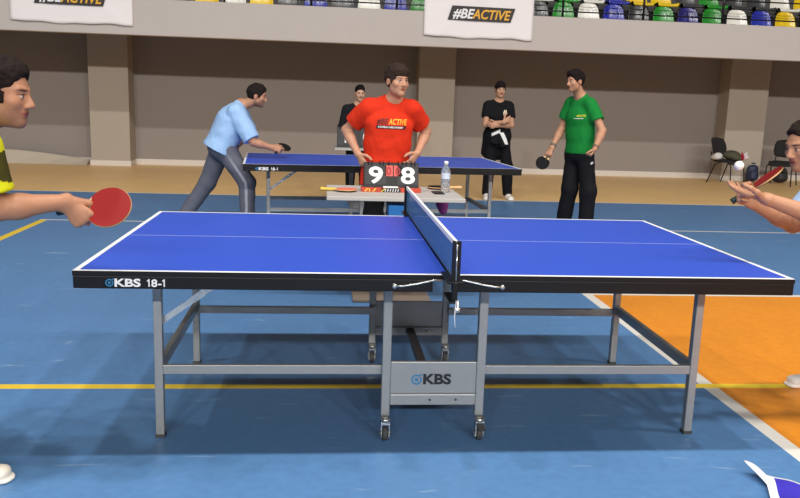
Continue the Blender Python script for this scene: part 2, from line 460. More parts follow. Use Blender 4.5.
# ------------------------------------------------------------------ banners
def banner(x0, x1, z0, z1, label, lx, lz):
    nx, nz = 36, 20; bm = bmesh.new(); g = {}
    for i in range(nx+1):
        for j in range(nz+1):
            u, w = i/nx, j/nz
            sag = .010*math.sin(u*9+x0)*(1-w)+.006*math.sin(u*23+2)*(1-w)**2
            y = 9.925-.012*(1-w)*abs(math.sin(u*5.3+1))-.008*math.exp(-((u-w*.5-.1)/.05)**2)-.008*math.exp(-((1-u-w*.5-.08)/.05)**2)
            g[i, j] = bm.verts.new((x0+(x1-x0)*u, y, z0+(z1-z0)*w+sag-.012*u*(1-w)))
    for i in range(nx):
        for j in range(nz): bm.faces.new((g[i, j], g[i+1, j], g[i+1, j+1], g[i, j+1])).smooth = True
    me = bpy.data.meshes.new('banner'); bm.to_mesh(me); bm.free()
    o = link_mesh('banner', me, m_banner); md = o.modifiers.new('cloth', 'SOLIDIFY'); md.thickness = .004; md.offset = 0
    tag(o, label, 'banner')
    b = MB(); b.prism([(0, 0), (1.06, -.012), (1.13, .215), (.07, .227)], (lx, 9.893, lz), (1, 0, 0), (0, 0, 1), .003); b.build('logo_panel', m_bdark, o)
    t1 = lettering('lettering', '#BE', .21, (lx+.08, 9.888, lz+.035), (1, 0, -.01), (0, 0, 1), m_letter_white, o, width=.37, bold=.006, shear=.25, extrude=.002)
    lettering('lettering', 'ACTIVE', .21, (lx+.405, 9.888, lz+.032), (1, 0, -.01), (0, 0, 1), m_byellow, o, width=.655, bold=.005, shear=.25, extrude=.002)
banner(-5.48, -3.59, 2.44, 3.3, 'white banner hanging over the parapet at far left, cut off at the top', -5.10, 2.72)
banner(1.11, 2.95, 2.46, 3.3, 'white banner hanging over the parapet centre, above the dark shirted man', 1.50, 2.735)

# ------------------------------------------------------------------ table tennis table
def ring_logo(mb, c, r, ax=(1, 0, 0), ay=(0, 0, 1)):
    ax, ay = Vector(ax), Vector(ay); n = ax.cross(ay); c = Vector(c); N = 28
    def annulus(r0, r1, a0=0, a1=2*math.pi):
        pr = None
        for k in range(N+1):
            a = a0+(a1-a0)*k/N; e = ax*math.cos(a)+ay*math.sin(a)
            cur = [mb.bm.verts.new(c+e*r0), mb.bm.verts.new(c+e*r1), mb.bm.verts.new(c+e*r1+n*.002), mb.bm.verts.new(c+e*r0+n*.002)]
            if pr: mb.bm.faces.new((pr[3], pr[2], cur[2], cur[3])); mb.bm.faces.new((pr[0], cur[0], cur[1], pr[1])); mb.bm.faces.new((pr[1], cur[1], cur[2], pr[2])); mb.bm.faces.new((pr[0], pr[3], cur[3], cur[0]))
            pr = cur
    annulus(r*.72, r, .9, 6.9); annulus(.001, r*.36)
    mb.prism([(r*.5, r*.55), (r*1.15, r*1.0), (r*.95, r*1.2), (r*.4, r*.75)], c, ax, ay, .002)
def tt_table(label, grp):
    T = empty('table_tennis_table'); tag(T, label, 'ping pong table', grp)
    H, L, Wd = .76, 1.37, .7625
    mats = [m_tblue, m_white, m_black]
    for s in (-1, 1):
        xs = sorted([s*.004, s*(L-.02), s*L]); ys = [-Wd, -Wd+.02, -.0015, .0015, Wd-.02, Wd]
        def f(x, y): return 1 if (abs(y) > Wd-.02 or abs(y) < .0015 or abs(x) > L-.02) else 0
        grid_slab('tabletop', xs, ys, H-.018, H, f, mats, 2, T)
        b = MB(); y0 = Wd-.001; x0 = .012 if s > 0 else .06
        zb, zt = H-.066, H-.019
        for y in (-y0, y0-.02): b.box((min(s*x0, s*(L-.001)), y, zb), (max(s*x0, s*(L-.001)), y+.02, zt))
        for x in (x0+.03, L-.021): b.box((min(s*x, s*(x+.02)), -y0+.02, zb), (max(s*x, s*(x+.02)), y0-.02, zt))
        b.build('apron', m_black, T, .003)
        # outer legs, rails and braces of this half
        for y in (-.48, .455):
            b = MB(); b.bar((s*1.13, y, .012), (s*1.13, y, H-.03), .034, .034); lg = b.build('leg', m_silver, T, .003)
            b = MB(); b.box((s*1.13-.019, y-.019, 0), (s*1.13+.019, y+.019, .014)); b.build('foot_cap', m_rubber, lg)
            b = MB(); b.bar((s*.20, y, .292), (s*1.115, y, .292), .022, .038); b.build('rail', m_silver, T, .002)
            if s < 0 and y < 0:
                b = MB(); b.bar((s*1.13, y+.02, .48), (s*.78, y+.02, .735), .024, .005, (0, 1, 0)); b.bar((s*1.0, y+.018, .575), (s*.90, y+.018, .648), .028, .007, (0, 1, 0))
                b.build('folding_brace', m_chrome, T)
        b = MB(); b.bar((s*1.13, -.463, .300), (s*1.13, .438, .310), .026, .045); b.build('side_rail', m_silver, T, .002)
        # hook rod on both long sides
        for y in (-1, 1):
            b = MB(); yy = y*(Wd+.004)
            b.tube([(s*.025, yy, .742), (s*.06, yy+y*.008, .742), (s*.12, yy+y*.008, .728), (s*.175, yy+y*.006, .718), (s*.205, yy, .716)], .004, 8)
            b.lathe([(0, -.004), (.009, -.004), (.009, .004), (0, .004)], (s*.205, yy, .716), (0, 1, 0), 12); b.build('latch_rod', m_chrome, T)
    # centre wheel frames
    for y in (-.50, .50):
        mm = m_silver
        for s in (-1, 1):
            PX = -.205 if s < 0 else .192
            b = MB(); b.bar((PX, y, .10), (PX, y, H-.03), .036, .036); b.build('centre_post', mm, T, .003)
            w = empty('caster', (PX, y-.042, 0)); w.parent = T
            b = MB(); b.lathe([(0, -.011), (.026, -.011), (.030, -.008), (.030, .008), (.026, .011), (0, .011)], (0, .008, .030), (1, 0, 0), 22); b.build('wheel', m_rubber, w)
            b = MB(); b.box((-.018, -.012, .02), (-.014, .024, .085)); b.box((.014, -.012, .02), (.018, .024, .085)); b.box((-.018, -.014, .074), (.018, .026, .088))
            b.lathe([(0, 0), (.02, 0), (.02, .014), (0, .014)], (0, 0, .087), n=14); b.lathe([(0, 0), (.008, 0), (.008, .046), (0, .046)], (-.023, .008, .030), (1, 0, 0), 10); b.build('fork', m_chrome, w)
            if s > 0 and y < 0:
                b = MB(); b.bar((0, -.016, .078), (.004, -.046, .062), .03, .008); b.build('brake_lever', m_rubber, w)
        b = MB(); fy = -1 if y < 0 else 1
        b.box((-.187, y-.014, .195), (.174, y+.004, .335)); b.box((-.187, y-.020, .148), (.174, y+.010, .195)); pn = b.build('centre_panel', mm, T, .003)
        for x in (-.02, .09):
            b = MB(); b.lathe([(0, -.002), (.005, -.002), (.005, .002), (0, .002)], (x, y-.021, .172), (0, 1, 0), 10); b.build('bolt', m_dark, pn)
    b = MB(); b.bar((0, -.488, .175), (0, .488, .175), .04, .03); b.build('centre_beam', m_dark, T, .002)
    # lettering
    fy = -.5-.0145
    pn = [c for c in T.children if c.name.startswith('centre_panel')][0]
    b = MB(); ring_logo(b, (-.078, fy, .258), .022); b.build('logo', m_logo_blue, pn)
    lettering('lettering', 'KBS', .060, (-.050, fy-.001, .240), (1, 0, 0), (0, 0, 1), m_letter_black, pn, width=.118, bold=.0022, extrude=.0012)
    ap = [c for c in T.children if c.name.startswith('apron')][0]
    ay = -Wd-.0005
    b = MB(); ring_logo(b, (-1.240, ay, .717), .014); b.build('logo', m_logo_blue, ap)
    lettering('lettering', 'KBS', .04, (-1.222, ay-.001, .704), (1, 0, 0), (0, 0, 1), m_letter_white, ap, width=.092, bold=.0012, extrude=.0012)
    for c_, x_, w_ in (('1', -1.108, .013), ('8', -1.092, .021), ('-', -1.068, .012), ('1', -1.054, .013)):
        if c_ == '1': digit_one(ap, (x_, ay-.001, .704), (1, 0, 0), (0, 0, 1), .028, m_letter_white)
        else: lettering('lettering', c_, .038, (x_, ay-.001, .704), (1, 0, 0), (0, 0, 1), m_letter_white, ap, width=w_, bold=.0008, extrude=.0012)
    return T
m_net = bpy.data.materials.new('net_mesh'); m_net.use_nodes = True
_nt = m_net.node_tree; _b = _nt.nodes['Principled BSDF']; _b.inputs['Base Color'].default_value = (*lin((70, 122, 168)), 1); _b.inputs['Roughness'].default_value = .8
_tc = _nt.nodes.new('ShaderNodeTexCoord'); _mp = _nt.nodes.new('ShaderNodeMapping'); _mp.inputs['Rotation'].default_value = (0, math.pi/2, 0)
_br = _nt.nodes.new('ShaderNodeTexBrick'); _br.offset = 0; _br.inputs['Color1'].default_value = (0, 0, 0, 1); _br.inputs['Color2'].default_value = (0, 0, 0, 1); _br.inputs['Mortar'].default_value = (1, 1, 1, 1)
_br.inputs['Scale'].default_value = 1; _br.inputs['Mortar Size'].default_value = .0016; _br.inputs['Mortar Smooth'].default_value = .6; _br.inputs['Brick Width'].default_value = .012; _br.inputs['Row Height'].default_value = .012
_cx = _nt.nodes.new('ShaderNodeSeparateXYZ'); _cc = _nt.nodes.new('ShaderNodeCombineXYZ')
_nt.links.new(_tc.outputs['Object'], _cx.inputs[0]); _nt.links.new(_cx.outputs['Y'], _cc.inputs['X']); _nt.links.new(_cx.outputs['Z'], _cc.inputs['Y']); _nt.links.new(_cc.outputs[0], _br.inputs['Vector'])
_tr = _nt.nodes.new('ShaderNodeBsdfTransparent'); _ms = _nt.nodes.new('ShaderNodeMixShader')
_mr = _nt.nodes.new('ShaderNodeMapRange'); _mr.inputs[3].default_value = .45; _mr.inputs[4].default_value = 1.0
_nt.links.new(_br.outputs['Color'], _mr.inputs[0]); _nt.links.new(_mr.outputs[0], _ms.inputs[0]); _nt.links.new(_tr.outputs[0], _ms.inputs[1]); _nt.links.new(_b.outputs[0], _ms.inputs[2])
_nt.links.new(_ms.outputs[0], _nt.nodes['Material Output'].inputs[0])
def net(label, grp):
    N = empty('table_tennis_net'); tag(N, label, 'net', grp)
    z0, z1, y = .764, .9125, .90
    b = MB(); b.box((-.001, -y+.012, z0), (.001, y-.012, z1-.012)); b.build('mesh', m_net, N)
    b = MB(); b.box((-.006, -y+.01, z1-.018), (.006, y-.01, z1)); b.build('top_tape', m_white, N)
    b = MB(); b.tube([(0, -y, z0+.004), (0, y, z0+.004)], .003, 6); b.build('bottom_cord', m_black, N)
    for s in (-1, 1):
        b = MB(); b.bar((-.008, s*y, z0-.012), (-.008, s*y, z1+.002), .012, .022); b.bar((.009, s*y, z0-.012), (.009, s*y, z1+.002), .014, .022); b.build('net_post', m_black, N, .002)
        b = MB(); b.tube([(.002, s*(y+.008), z0-.02), (.002, s*(y+.008), z1-.01)], .003, 8); b.build('post_seam', m_chrome, N)
        b = MB(); b.box((-.028, min(s*(y-.17), s*(y+.012)), .761), (.03, max(s*(y-.17), s*(y+.012)), .768)); b.box((-.009, min(s*(y-.005), s*(y+.014)), .70), (.009, max(s*(y-.005), s*(y+.014)), .765))
        b.box((-.016, min(s*(y-.15), s*y), .684), (.02, max(s*(y-.15), s*y), .692)); b.build('clamp', m_black, N, .002)
        b = MB(); b.lathe([(0, 0), (.006, 0), (.006, .03), (.012, .03), (.012, .045), (0, .045)], (.012, s*(y+.004), .70), (0, 0, -1), 12); b.build('clamp_screw', m_chrome, N)
    b = MB(); b.tube([(.004, -y-.008, .76), (.006, -y-.010, .70), (.002, -y-.012, .64), (.006, -y-.010, .60)], .0018, 6); b.build('tension_cord', m_white, N)
    return N
t1 = tt_table('blue table tennis table in the foreground with silver legs and a black apron', 'table tennis tables')
n1 = net('net with a white top tape clamped across the foreground blue table', 'table tennis nets')
t2 = copy_tree(t1); t2['label'] = 'blue table tennis table in the background between the two distant players'
n2 = copy_tree(n1); n2['label'] = 'net across the far blue table, mostly hidden behind the red shirted referee'
for o in (t2, n2): o.location = (.06, 4.83, 0); o.rotation_euler = (0, 0, .075)

# ------------------------------------------------------------------ bats and ball
m_red = mat('rubber_red', (132, 18, 18), .55, noise=.04, scale=40, spec=.25)
m_pink = mat('rubber_faded_red', (214, 110, 92), .6)
m_brub = mat('rubber_black', (22, 22, 25), .8, spec=.15)
m_wood = mat('bat_wood', (205, 165, 110), .5, noise=.1, scale=30)
m_hblack = mat('handle_dark', (26, 52, 50), .5)
m_hyellow = mat('handle_yellow', (208, 172, 70), .5)
def bat(grip, b, nb, label, front, back, handle, name='table_tennis_bat', grp='table tennis bats', width=.152):
    """grip = centre of the handle, b = direction handle->blade, nb = normal of the front rubber"""
    b = Vector(b).normalized(); nb = Vector(nb); nb = (nb-b*nb.dot(b)).normalized(); s = b.cross(nb)
    o = empty(name); o.matrix_world = Matrix(((s.x, b.x, nb.x, grip[0]), (s.y, b.y, nb.y, grip[1]), (s.z, b.z, nb.z, grip[2]), (0, 0, 0, 1)))
    tag(o, label, 'bat', grp)
    def outline(k, cut):
        pts = []
        for i in range(56):
            a = -math.pi/2+.33+(2*math.pi-.66)*i/55
            pts.append((width/2*k*math.cos(a), .050+.078+.079*k*math.sin(a)))
        pts = [p for p in pts if p[1] > cut]
        return pts
    q = MB(); pts = outline(1, .0); pts = [(-.016, .04)]+[(-p[0], p[1]) for p in pts]+[(.016, .04)] if False else pts+[(-.015, .036), (.015, .036)]
    q.prism(pts, (0, 0, -.003), (1, 0, 0), (0, 1, 0), .006); q.build('blade', m_wood, o)
    for z, m in ((.003, front), (-.0055, back)):
        q = MB(); q.prism(outline(.985, .062), (0, 0, z), (1, 0, 0), (0, 1, 0), .0025); q.build('rubber', m, o)
    q = MB()
    prof = [(-.052, .017), (-.045, .0175), (-.02, .0145), (.02, .0135), (.05, .014), (.062, .010)]
    ring = []
    for y, r in prof:
        ring.append([q.bm.verts.new((r*math.cos(a), y, r*.82*math.sin(a))) for a in [2*math.pi*k/14 for k in range(14)]])
    for a, c in zip(ring, ring[1:]):
        for k in range(14): q.bm.faces.new((a[k], a[(k+1) % 14], c[(k+1) % 14], c[k])).smooth = True
    q.bm.faces.new(ring[0]); q.bm.faces.new(ring[-1]); q.build('handle', handle, o)
    return o
def ball(loc, label):
    b = MB(); n = 16
    b.lathe([(.02*math.sin(math.pi*i/n) if 0 < i < n else 0, -.02*math.cos(math.pi*i/n)) for i in range(n+1)], (0, 0, 0), n=24)
    o = b.build('table_tennis_ball', mat('ball_white', (240, 236, 228), .45)); o.location = loc; tag(o, label, 'ball'); return o

# ------------------------------------------------------------------ score tables and what stands on them
m_ttop = mat('laminate_grey', (176, 172, 168), .5, noise=.04, scale=10)
m_card = mat('card_grey', (40, 40, 42), .6)
m_redcard = mat('card_red', (206, 84, 78), .6)
m_taupe = mat('base_plate', (128, 114, 102), .5)
def score_table(x0, x1, y0, y1, z, label):
    cx, cy = (x0+x1)/2, (y0+y1)/2
    t = empty('score_table', (cx, cy, 0)); tag(t, label, 'table', 'score tables')
    hx, hy = (x1-x0)/2, (y1-y0)/2
    b = MB(); b.box((-hx, -hy, z-.028), (hx, hy, z)); b.build('tabletop', m_ttop, t, .004)
    b = MB(); b.bar((0, .08, .02), (0, .08, z-.05), .07, .07); b.build('pedestal', m_dark, t, .004)
    b = MB(); b.box((-.25, -.10, z-.05), (.25, .2, z-.028)); b.build('top_bracket', m_dark, t, .002)
    b = MB(); b.box((-.10, -.31, .40), (.20, .10, .418)); b.build('shelf', m_dark, t, .002)
    b = MB(); b.box((-.28, -.30, 0), (.27, .20, .022)); b.build('base_plate', m_taupe, t, .004)
    return t
score_table(-.46, .485, 1.68, 2.40, .75, 'light grey score table standing behind the net end of the foreground table')
score_table(-.36, .60, 6.92, 7.44, .75, 'far light grey score table in front of the dark haired woman')

def scoreboard(x, y, z, left, right, label, base=True):
    s = empty('scoreboard', (x, y, z)); tag(s, label, 'scoreboard', 'flip scoreboards')
    w = .205
    if base:
        b = MB(); b.box((-.222, -.055, 0), (.222, .06, .034)); bx = b.build('base_box', mat('box_print_red', (186, 62, 40), .5, noise=.3, scale=25), s, .003)
        b = MB()
        for px, pw, sk in ((-.20, .02, .01), (-.165, .014, -.008), (-.14, .02, .01), (-.08, .02, .02)): b.prism([(px, .004), (px+pw*.5, .004), (px+pw+sk, .028), (px+sk+pw*.4, .028)], (0, -.0565, 0), (1, 0, 0), (0, 0, 1), .001)
        b.build('printed_marks', mat('print_yellow', (232, 196, 60), .5), bx)
        b = MB(); b.box((-.075, -.0562, .002), (.07, -.0552, .032)); b.build('printed_panel', m_letter_black, bx)
        b = MB()
        for k in range(6):
            px = -.05+.019*k; b.prism([(px, .006), (px+.006, .006), (px+.012, .026), (px+.006, .026)], (0, -.0575, 0), (1, 0, 0), (0, 0, 1), .001)
        b.build('printed_marks', m_letter_white, bx)
        b = MB(); b.box((-.06, -.06, .034), (.05, .0, .044)); b.build('paper_slip', m_white, s)
        z0 = .034
    else: z0 = 0
    k = .3
    def Y(h): return -.035+h*k        # the face leans back
    b = MB(); b.hexa([(-w, Y(0), z0), (w, Y(0), z0), (w, Y(0)+.012, z0), (-w, Y(0)+.012, z0), (-w, Y(.185), z0+.185), (w, Y(.185), z0+.185), (w, Y(.185)+.012, z0+.185), (-w, Y(.185)+.012, z0+.185)])
    b.hexa([(-w, .06, z0), (w, .06, z0), (w, .068, z0), (-w, .068, z0), (-w, Y(.185)+.008, z0+.185), (w, Y(.185)+.008, z0+.185), (w, Y(.185)+.016, z0+.185), (-w, Y(.185)+.016, z0+.185)])
    b.build('stand', m_black, s, .002)
    up = nrm((0, k, 1))
    def card(cx, h0, h1, cw, m, txt, sz, tw, tm):
        b = MB(); p = .004
        b.hexa([(cx-cw, Y(h0)-p, z0+h0), (cx+cw, Y(h0)-p, z0+h0), (cx+cw, Y(h0)-.001, z0+h0), (cx-cw, Y(h0)-.001, z0+h0), (cx-cw, Y(h1)-p, z0+h1), (cx+cw, Y(h1)-p, z0+h1), (cx+cw, Y(h1)-.001, z0+h1), (cx-cw, Y(h1)-.001, z0+h1)])
        c = b.build('score_card', m, s)
        if txt == '1': digit_one(c, (cx-.03, Y(h0+.02)-p-.001, z0+h0+.02), (1, 0, 0), up, .11, tm, 'digit'); return
        hb = h0+(h1-h0-sz*.72)*.5
        lettering('digit', txt, sz, (cx-tw/2, Y(hb)-p-.001, z0+hb), (1, 0, 0), up, tm, c, width=tw, bold=.0035*sz/.15, extrude=.0008)
    card(-.115, .022, .175, .078, m_card, left, .175, .105, m_letter_white)
    card(.125, .022, .175, .078, m_card, right, .175, .105, m_letter_white)
    if base: card(-.018, .085, .165, .030, m_redcard, '0', .085, .036, mat('digit_red', (150, 30, 30), .6))
    if base: card(.050, .085, .165, .030, m_redcard, '0', .085, .036, mat('digit_red', (150, 30, 30), .6))
    for cx in (-.17, -.145, -.085, -.06, -.018, .05, .085, .11, .15, .175):
        b = MB(); b.tube([(cx, Y(.185)-.014+.016*math.cos(a), z0+.183+.016*math.sin(a)) for a in [i*math.pi/6 for i in range(12)]], .0028, 6); b.build('ring', m_black, s)
    return s
sb1 = scoreboard(-.002, 2.035, .75, '9', '8', 'black flip scoreboard reading 9 and 8 on the nearer grey score table')
sb1.scale = (.96, .96, .94)
sb2 = scoreboard(-.07, 7.16, .75, '1', '0', 'black flip scoreboard on the far grey score table behind the referee', base=False)
sb2.scale = (1.25, 1.25, 1.45)

b = MB(); b.box((-.07, -.06, 0), (.07, .06, .27)); bb = b.build('blue_carton', mat('carton_blue', (24, 120, 196), .45), None, .004); bb.location = (.035, 1.80, .418)
tag(bb, 'bright blue carton with a red spot on the shelf under the nearer grey score table', 'carton')
b = MB(); b.lathe([(0, 0), (.022, 0), (.022, .0015), (0, .0015)], (.045, -.060, .165), (0, -1, 0), 20); b.build('red_spot', mat('spot_red', (206, 44, 44), .5), bb)

def bottle(x, y, z):
    t = empty('water_bottle', (x, y, z)); tag(t, 'clear plastic water bottle with a white cap on the grey score table', 'bottle')
    m = mat('clear_plastic', (214, 226, 240), .08); p = m.node_tree.nodes['Principled BSDF']; p.inputs['Transmission Weight'].default_value = .8; p.inputs['IOR'].default_value = 1.2
    b = MB(); b.lathe([(0, .004), (.026, 0), (.032, .006), (.033, .03), (.0315, .04), (.033, .05), (.033, .075), (.030, .085), (.033, .095), (.033, .15), (.030, .165), (.018, .19), (.0125, .198), (.0125, .208)], (0, 0, 0), n=24); b.build('bottle_body', m, t)
    b = MB(); b.lathe([(.0334, .098), (.0334, .142)], (0, 0, 0), n=24); b.build('paper_label', mat('label_pale', (196, 206, 226), .5), t)
    b = MB(); b.lathe([(0, .200), (.0155, .200), (.0155, .222), (.013, .225), (0, .225)], (0, 0, 0), n=20); b.build('cap', m_white, t)
bottle(.40, 2.08, .75)
b = MB(); b.box((-.036, -.072, 0), (.036, .072, .009)); ph = b.build('phone', m_black, None, .003); ph.location = (.335, 1.99, .75); ph.rotation_euler = (0, 0, .06)
tag(ph, 'black phone lying on the grey score table in front of the bottle', 'phone')
bat((-.452, 1.985, .7645), (1, -.02, 0), (0, 0, 1), 'red faced bat with a yellow handle lying at the left end of the score table', m_pink, m_brub, m_hyellow)
bat((.50, 2.27, .7645), (-1, .06, 0), (0, 0, 1), 'black bat with a pale wooden handle lying behind the bottle on the score table', m_brub, m_red, m_wood)

# magenta bag hung from the table edge
mg = soft('drawstring_bag', [ecap((.415, 2.30, .635), (.425, 2.30, .575), (1, 0, 0), (.052, .03), (.030, .022), .01), cap((.40, 2.30, .68), (.415, 2.30, .64), .02, .035, .02), cap((.392, 2.30, .723), (.40, 2.30, .67), .006, .014, .01)], .006, mat('cloth_magenta', (122, 40, 112), .7), None, wrinkle=[(.004, 70, 3)])
tag(mg, 'magenta drawstring bag hanging below the score table beside the net', 'bag')

# ------------------------------------------------------------------ chairs and bags by the pillar
m_fabric = mat('fabric_black', (30, 28, 30), .9, noise=.2, scale=200)
def chair(x, y, rz, label):
    t = empty('stacking_chair', (x, y, 0), rz); tag(t, label, 'chair', 'black chairs by the back wall')
    def cushion(name, w, d, thick, fn):
        bm = bmesh.new(); n = 10; g = {}
        for i in range(n+1):
            for j in range(n+1):
                u, v = -1+2*i/n, -1+2*j/n
                uu, vv = u*math.sqrt(1-.28*v*v), v*math.sqrt(1-.28*u*u)
                for s in (0, 1): g[i, j, s] = bm.verts.new(fn(uu*w, vv*d, s*thick*(1-.35*max(abs(u), abs(v))**4)))
        for i in range(n):
            for j in range(n):
                for s in (0, 1): bm.faces.new([g[a, c, s] for a, c in ((i, j), (i+1, j), (i+1, j+1), (i, j+1))]).smooth = True
        for i in range(n):
            for e in (0, n):
                bm.faces.new((g[i, e, 0], g[i+1, e, 0], g[i+1, e, 1], g[i, e, 1])); bm.faces.new((g[e, i, 0], g[e, i+1, 0], g[e, i+1, 1], g[e, i, 1]))
        bmesh.ops.recalc_face_normals(bm, faces=bm.faces); me = bpy.data.meshes.new(name); bm.to_mesh(me); bm.free(); return link_mesh(name, me, m_fabric, t)
    cushion('seat', .235, .215, .05, lambda a, c, h: (a, c-.01, .42+h-.06*(c/.215)**2*(c < 0)))
    cushion('backrest', .225, .175, .045, lambda a, c, h: (a, .235+.05*c/.175-h-.10*(a/.225)**2*.6+.06, .70+c))
    for s in (-1, 1):
        b = MB(); b.tube([(s*.20, -.10, .425), (s*.225, -.20, .36), (s*.245, -.235, 0)], .011, 10); b.build('leg', m_black, t)
        b = MB(); b.tube([(s*.20, .02, .425), (s*.225, .14, .36), (s*.245, .27, 0)], .011, 10); b.build('leg', m_black, t)
        b = MB(); b.tube([(s*.19, .16, .43), (s*.19, .24, .46), (s*.17, .275, .60)], .010, 10); b.build('back_bracket', m_black, t)
    b = MB(); b.tube([(-.20, -.10, .42), (.20, -.10, .42)], .009, 8); b.tube([(-.20, .03, .42), (.20, .03, .42)], .009, 8); b.tube([(-.2, -.12, .42), (-.2, .17, .42)], .009, 8); b.tube([(.2, -.12, .42), (.2, .17, .42)], .009, 8); b.build('seat_frame', m_black, t)
    return t
chair(7.33, 11.28, .55, 'black office chair loaded with cloths, standing against the pillar')
chair(8.40, 11.22, -.75, 'black office chair with bags under it, behind the serving player')
j = soft('jacket', [ell((7.36, 11.24, .555), (.17, .15, .09), None, .02), ell((7.45, 11.2, .50), (.12, .12, .05), None, .05)], .012, mat('cloth_olive', (74, 76, 58), .9), None, wrinkle=[(.012, 28, 5)]); tag(j, 'olive green jacket bundled on the seat of the chair against the pillar', 'jacket')
j = soft('cloth', [ell((7.13, 11.31, .52), (.09, .08, .075), None, .02), ell((7.10, 11.37, .50), (.08, .08, .05), None, .04)], .012, mat('cloth_white', (206, 204, 200), .9), None, wrinkle=[(.01, 30, 6)]); tag(j, 'white cloth heaped beside the olive jacket on the chair', 'cloth')
def redwhite(v): return blend(np.tile(np.array(lin((206, 196, 200))), (len(v), 1)), step(7.53-v[:, 0], .02), lin((150, 30, 50)))
j = soft('scarf', [ell((7.56, 11.12, .52), (.09, .07, .06), None, .02), cap((7.56, 11.12, .55), (7.60, 11.10, .62), .03, .012, .03), cap((7.56, 11.12, .55), (7.50, 11.12, .61), .025, .012, .03)], .01, attr_mat('scarf_cloth', .9), None, col=redwhite, wrinkle=[(.008, 40, 8)]); tag(j, 'red and white scarf heaped on the front corner of the chair', 'scarf')
def pack(name, x, y, w, d, h, m, label):
    o = soft(name, [ecap((x, y, .10), (x, y, h-.12), (1, 0, 0), (w, d), (w*.85, d*.8), .03), ecap((x, y-d*.9, .10), (x, y-d*.9, h*.5), (1, 0, 0), (w*.7, d*.5), (w*.65, d*.4), .02), cap((x-.04, y, h-.02), (x+.04, y, h-.02), .015, .015, .02)], .012, m, None, wrinkle=[(.008, 30, 4)])
    tag(o, label, 'bag', 'bags by the back wall'); return o
pack('backpack', 8.06, 11.66, .13, .09, .40, mat('nylon_navy', (36, 46, 74), .6), 'navy blue backpack standing between the pillar and the right chair')
pack('backpack', 8.66, 11.68, .17, .10, .36, mat('nylon_charcoal', (52, 50, 52), .6), 'charcoal grey backpack under the right black chair')

# pale board lying along the wall at the left
b = MB()
prof = [(-4.98, .085), (-5.35, .135), (-5.8, .19), (-6.3, .235), (-7.0, .25)]
for (xa, ha), (xb, hb) in zip(prof, prof[1:]):
    b.hexa([(xb, 11.9, 0), (xa, 11.9, 0), (xa, 11.96, 0), (xb, 11.96, 0), (xb, 12.1, hb), (xa, 12.1, ha), (xa, 12.16, ha), (xb, 12.16, hb)])
bo = b.build('pale_board', mat('board_pale', (196, 184, 166), .5)); tag(bo, 'long pale tapering board leaning low against the wall at left', 'board')

# printed sheet lying at the right front of the court
def sheet():
    """sheet on the floor whose near-left corner rolls up into a pointed flap"""
    bm = bmesh.new(); g = {}; nu, nf, ny = 30, 12, 30
    O = Vector((1.268, -.895, .006)); A = Vector((.60, -.80, 0)); B = Vector((-.40, -.92, 0)); Lf = Vector((-.88, .38, 0))
    for j in range(ny+1):
        w = j/ny*.42
        base = O+B*w; fl = max(.012, .092*(1-w/.13)) if w < .13 else .012
        for i in range(-nf, nu+1):
            if i < 0:
                t = -i/nf; p = base+Lf*(fl*t)+Vector((0, 0, .034*math.sin(t*1.9)*(fl/.092)**.6+.012*t*(fl/.092)))
            else:
                t = i/nu*.40; p = base+A*t+Vector((0, 0, .010*math.sin(t*16)**2+.006*math.sin(w*20+t*9)**2))
            g[i, j] = bm.verts.new(p)
    for i in range(-nf, nu):
        for j in range(ny):
            f = bm.faces.new((g[i, j], g[i, j+1], g[i+1, j+1], g[i+1, j])); f.smooth = True
            f.material_index = 1 if (i >= 2 and j >= 1) else 0
    bmesh.ops.recalc_face_normals(bm, faces=bm.faces)
    me = bpy.data.meshes.new('printed_sheet'); bm.to_mesh(me); bm.free()
    o = link_mesh('printed_sheet', me, [m_white, mat('print_violet', (58, 48, 176), .5)])
    md = o.modifiers.new('paper', 'SOLIDIFY'); md.thickness = .003
    tag(o, 'white edged sheet printed violet blue with a curled corner on the court floor', 'sheet')
sheet()

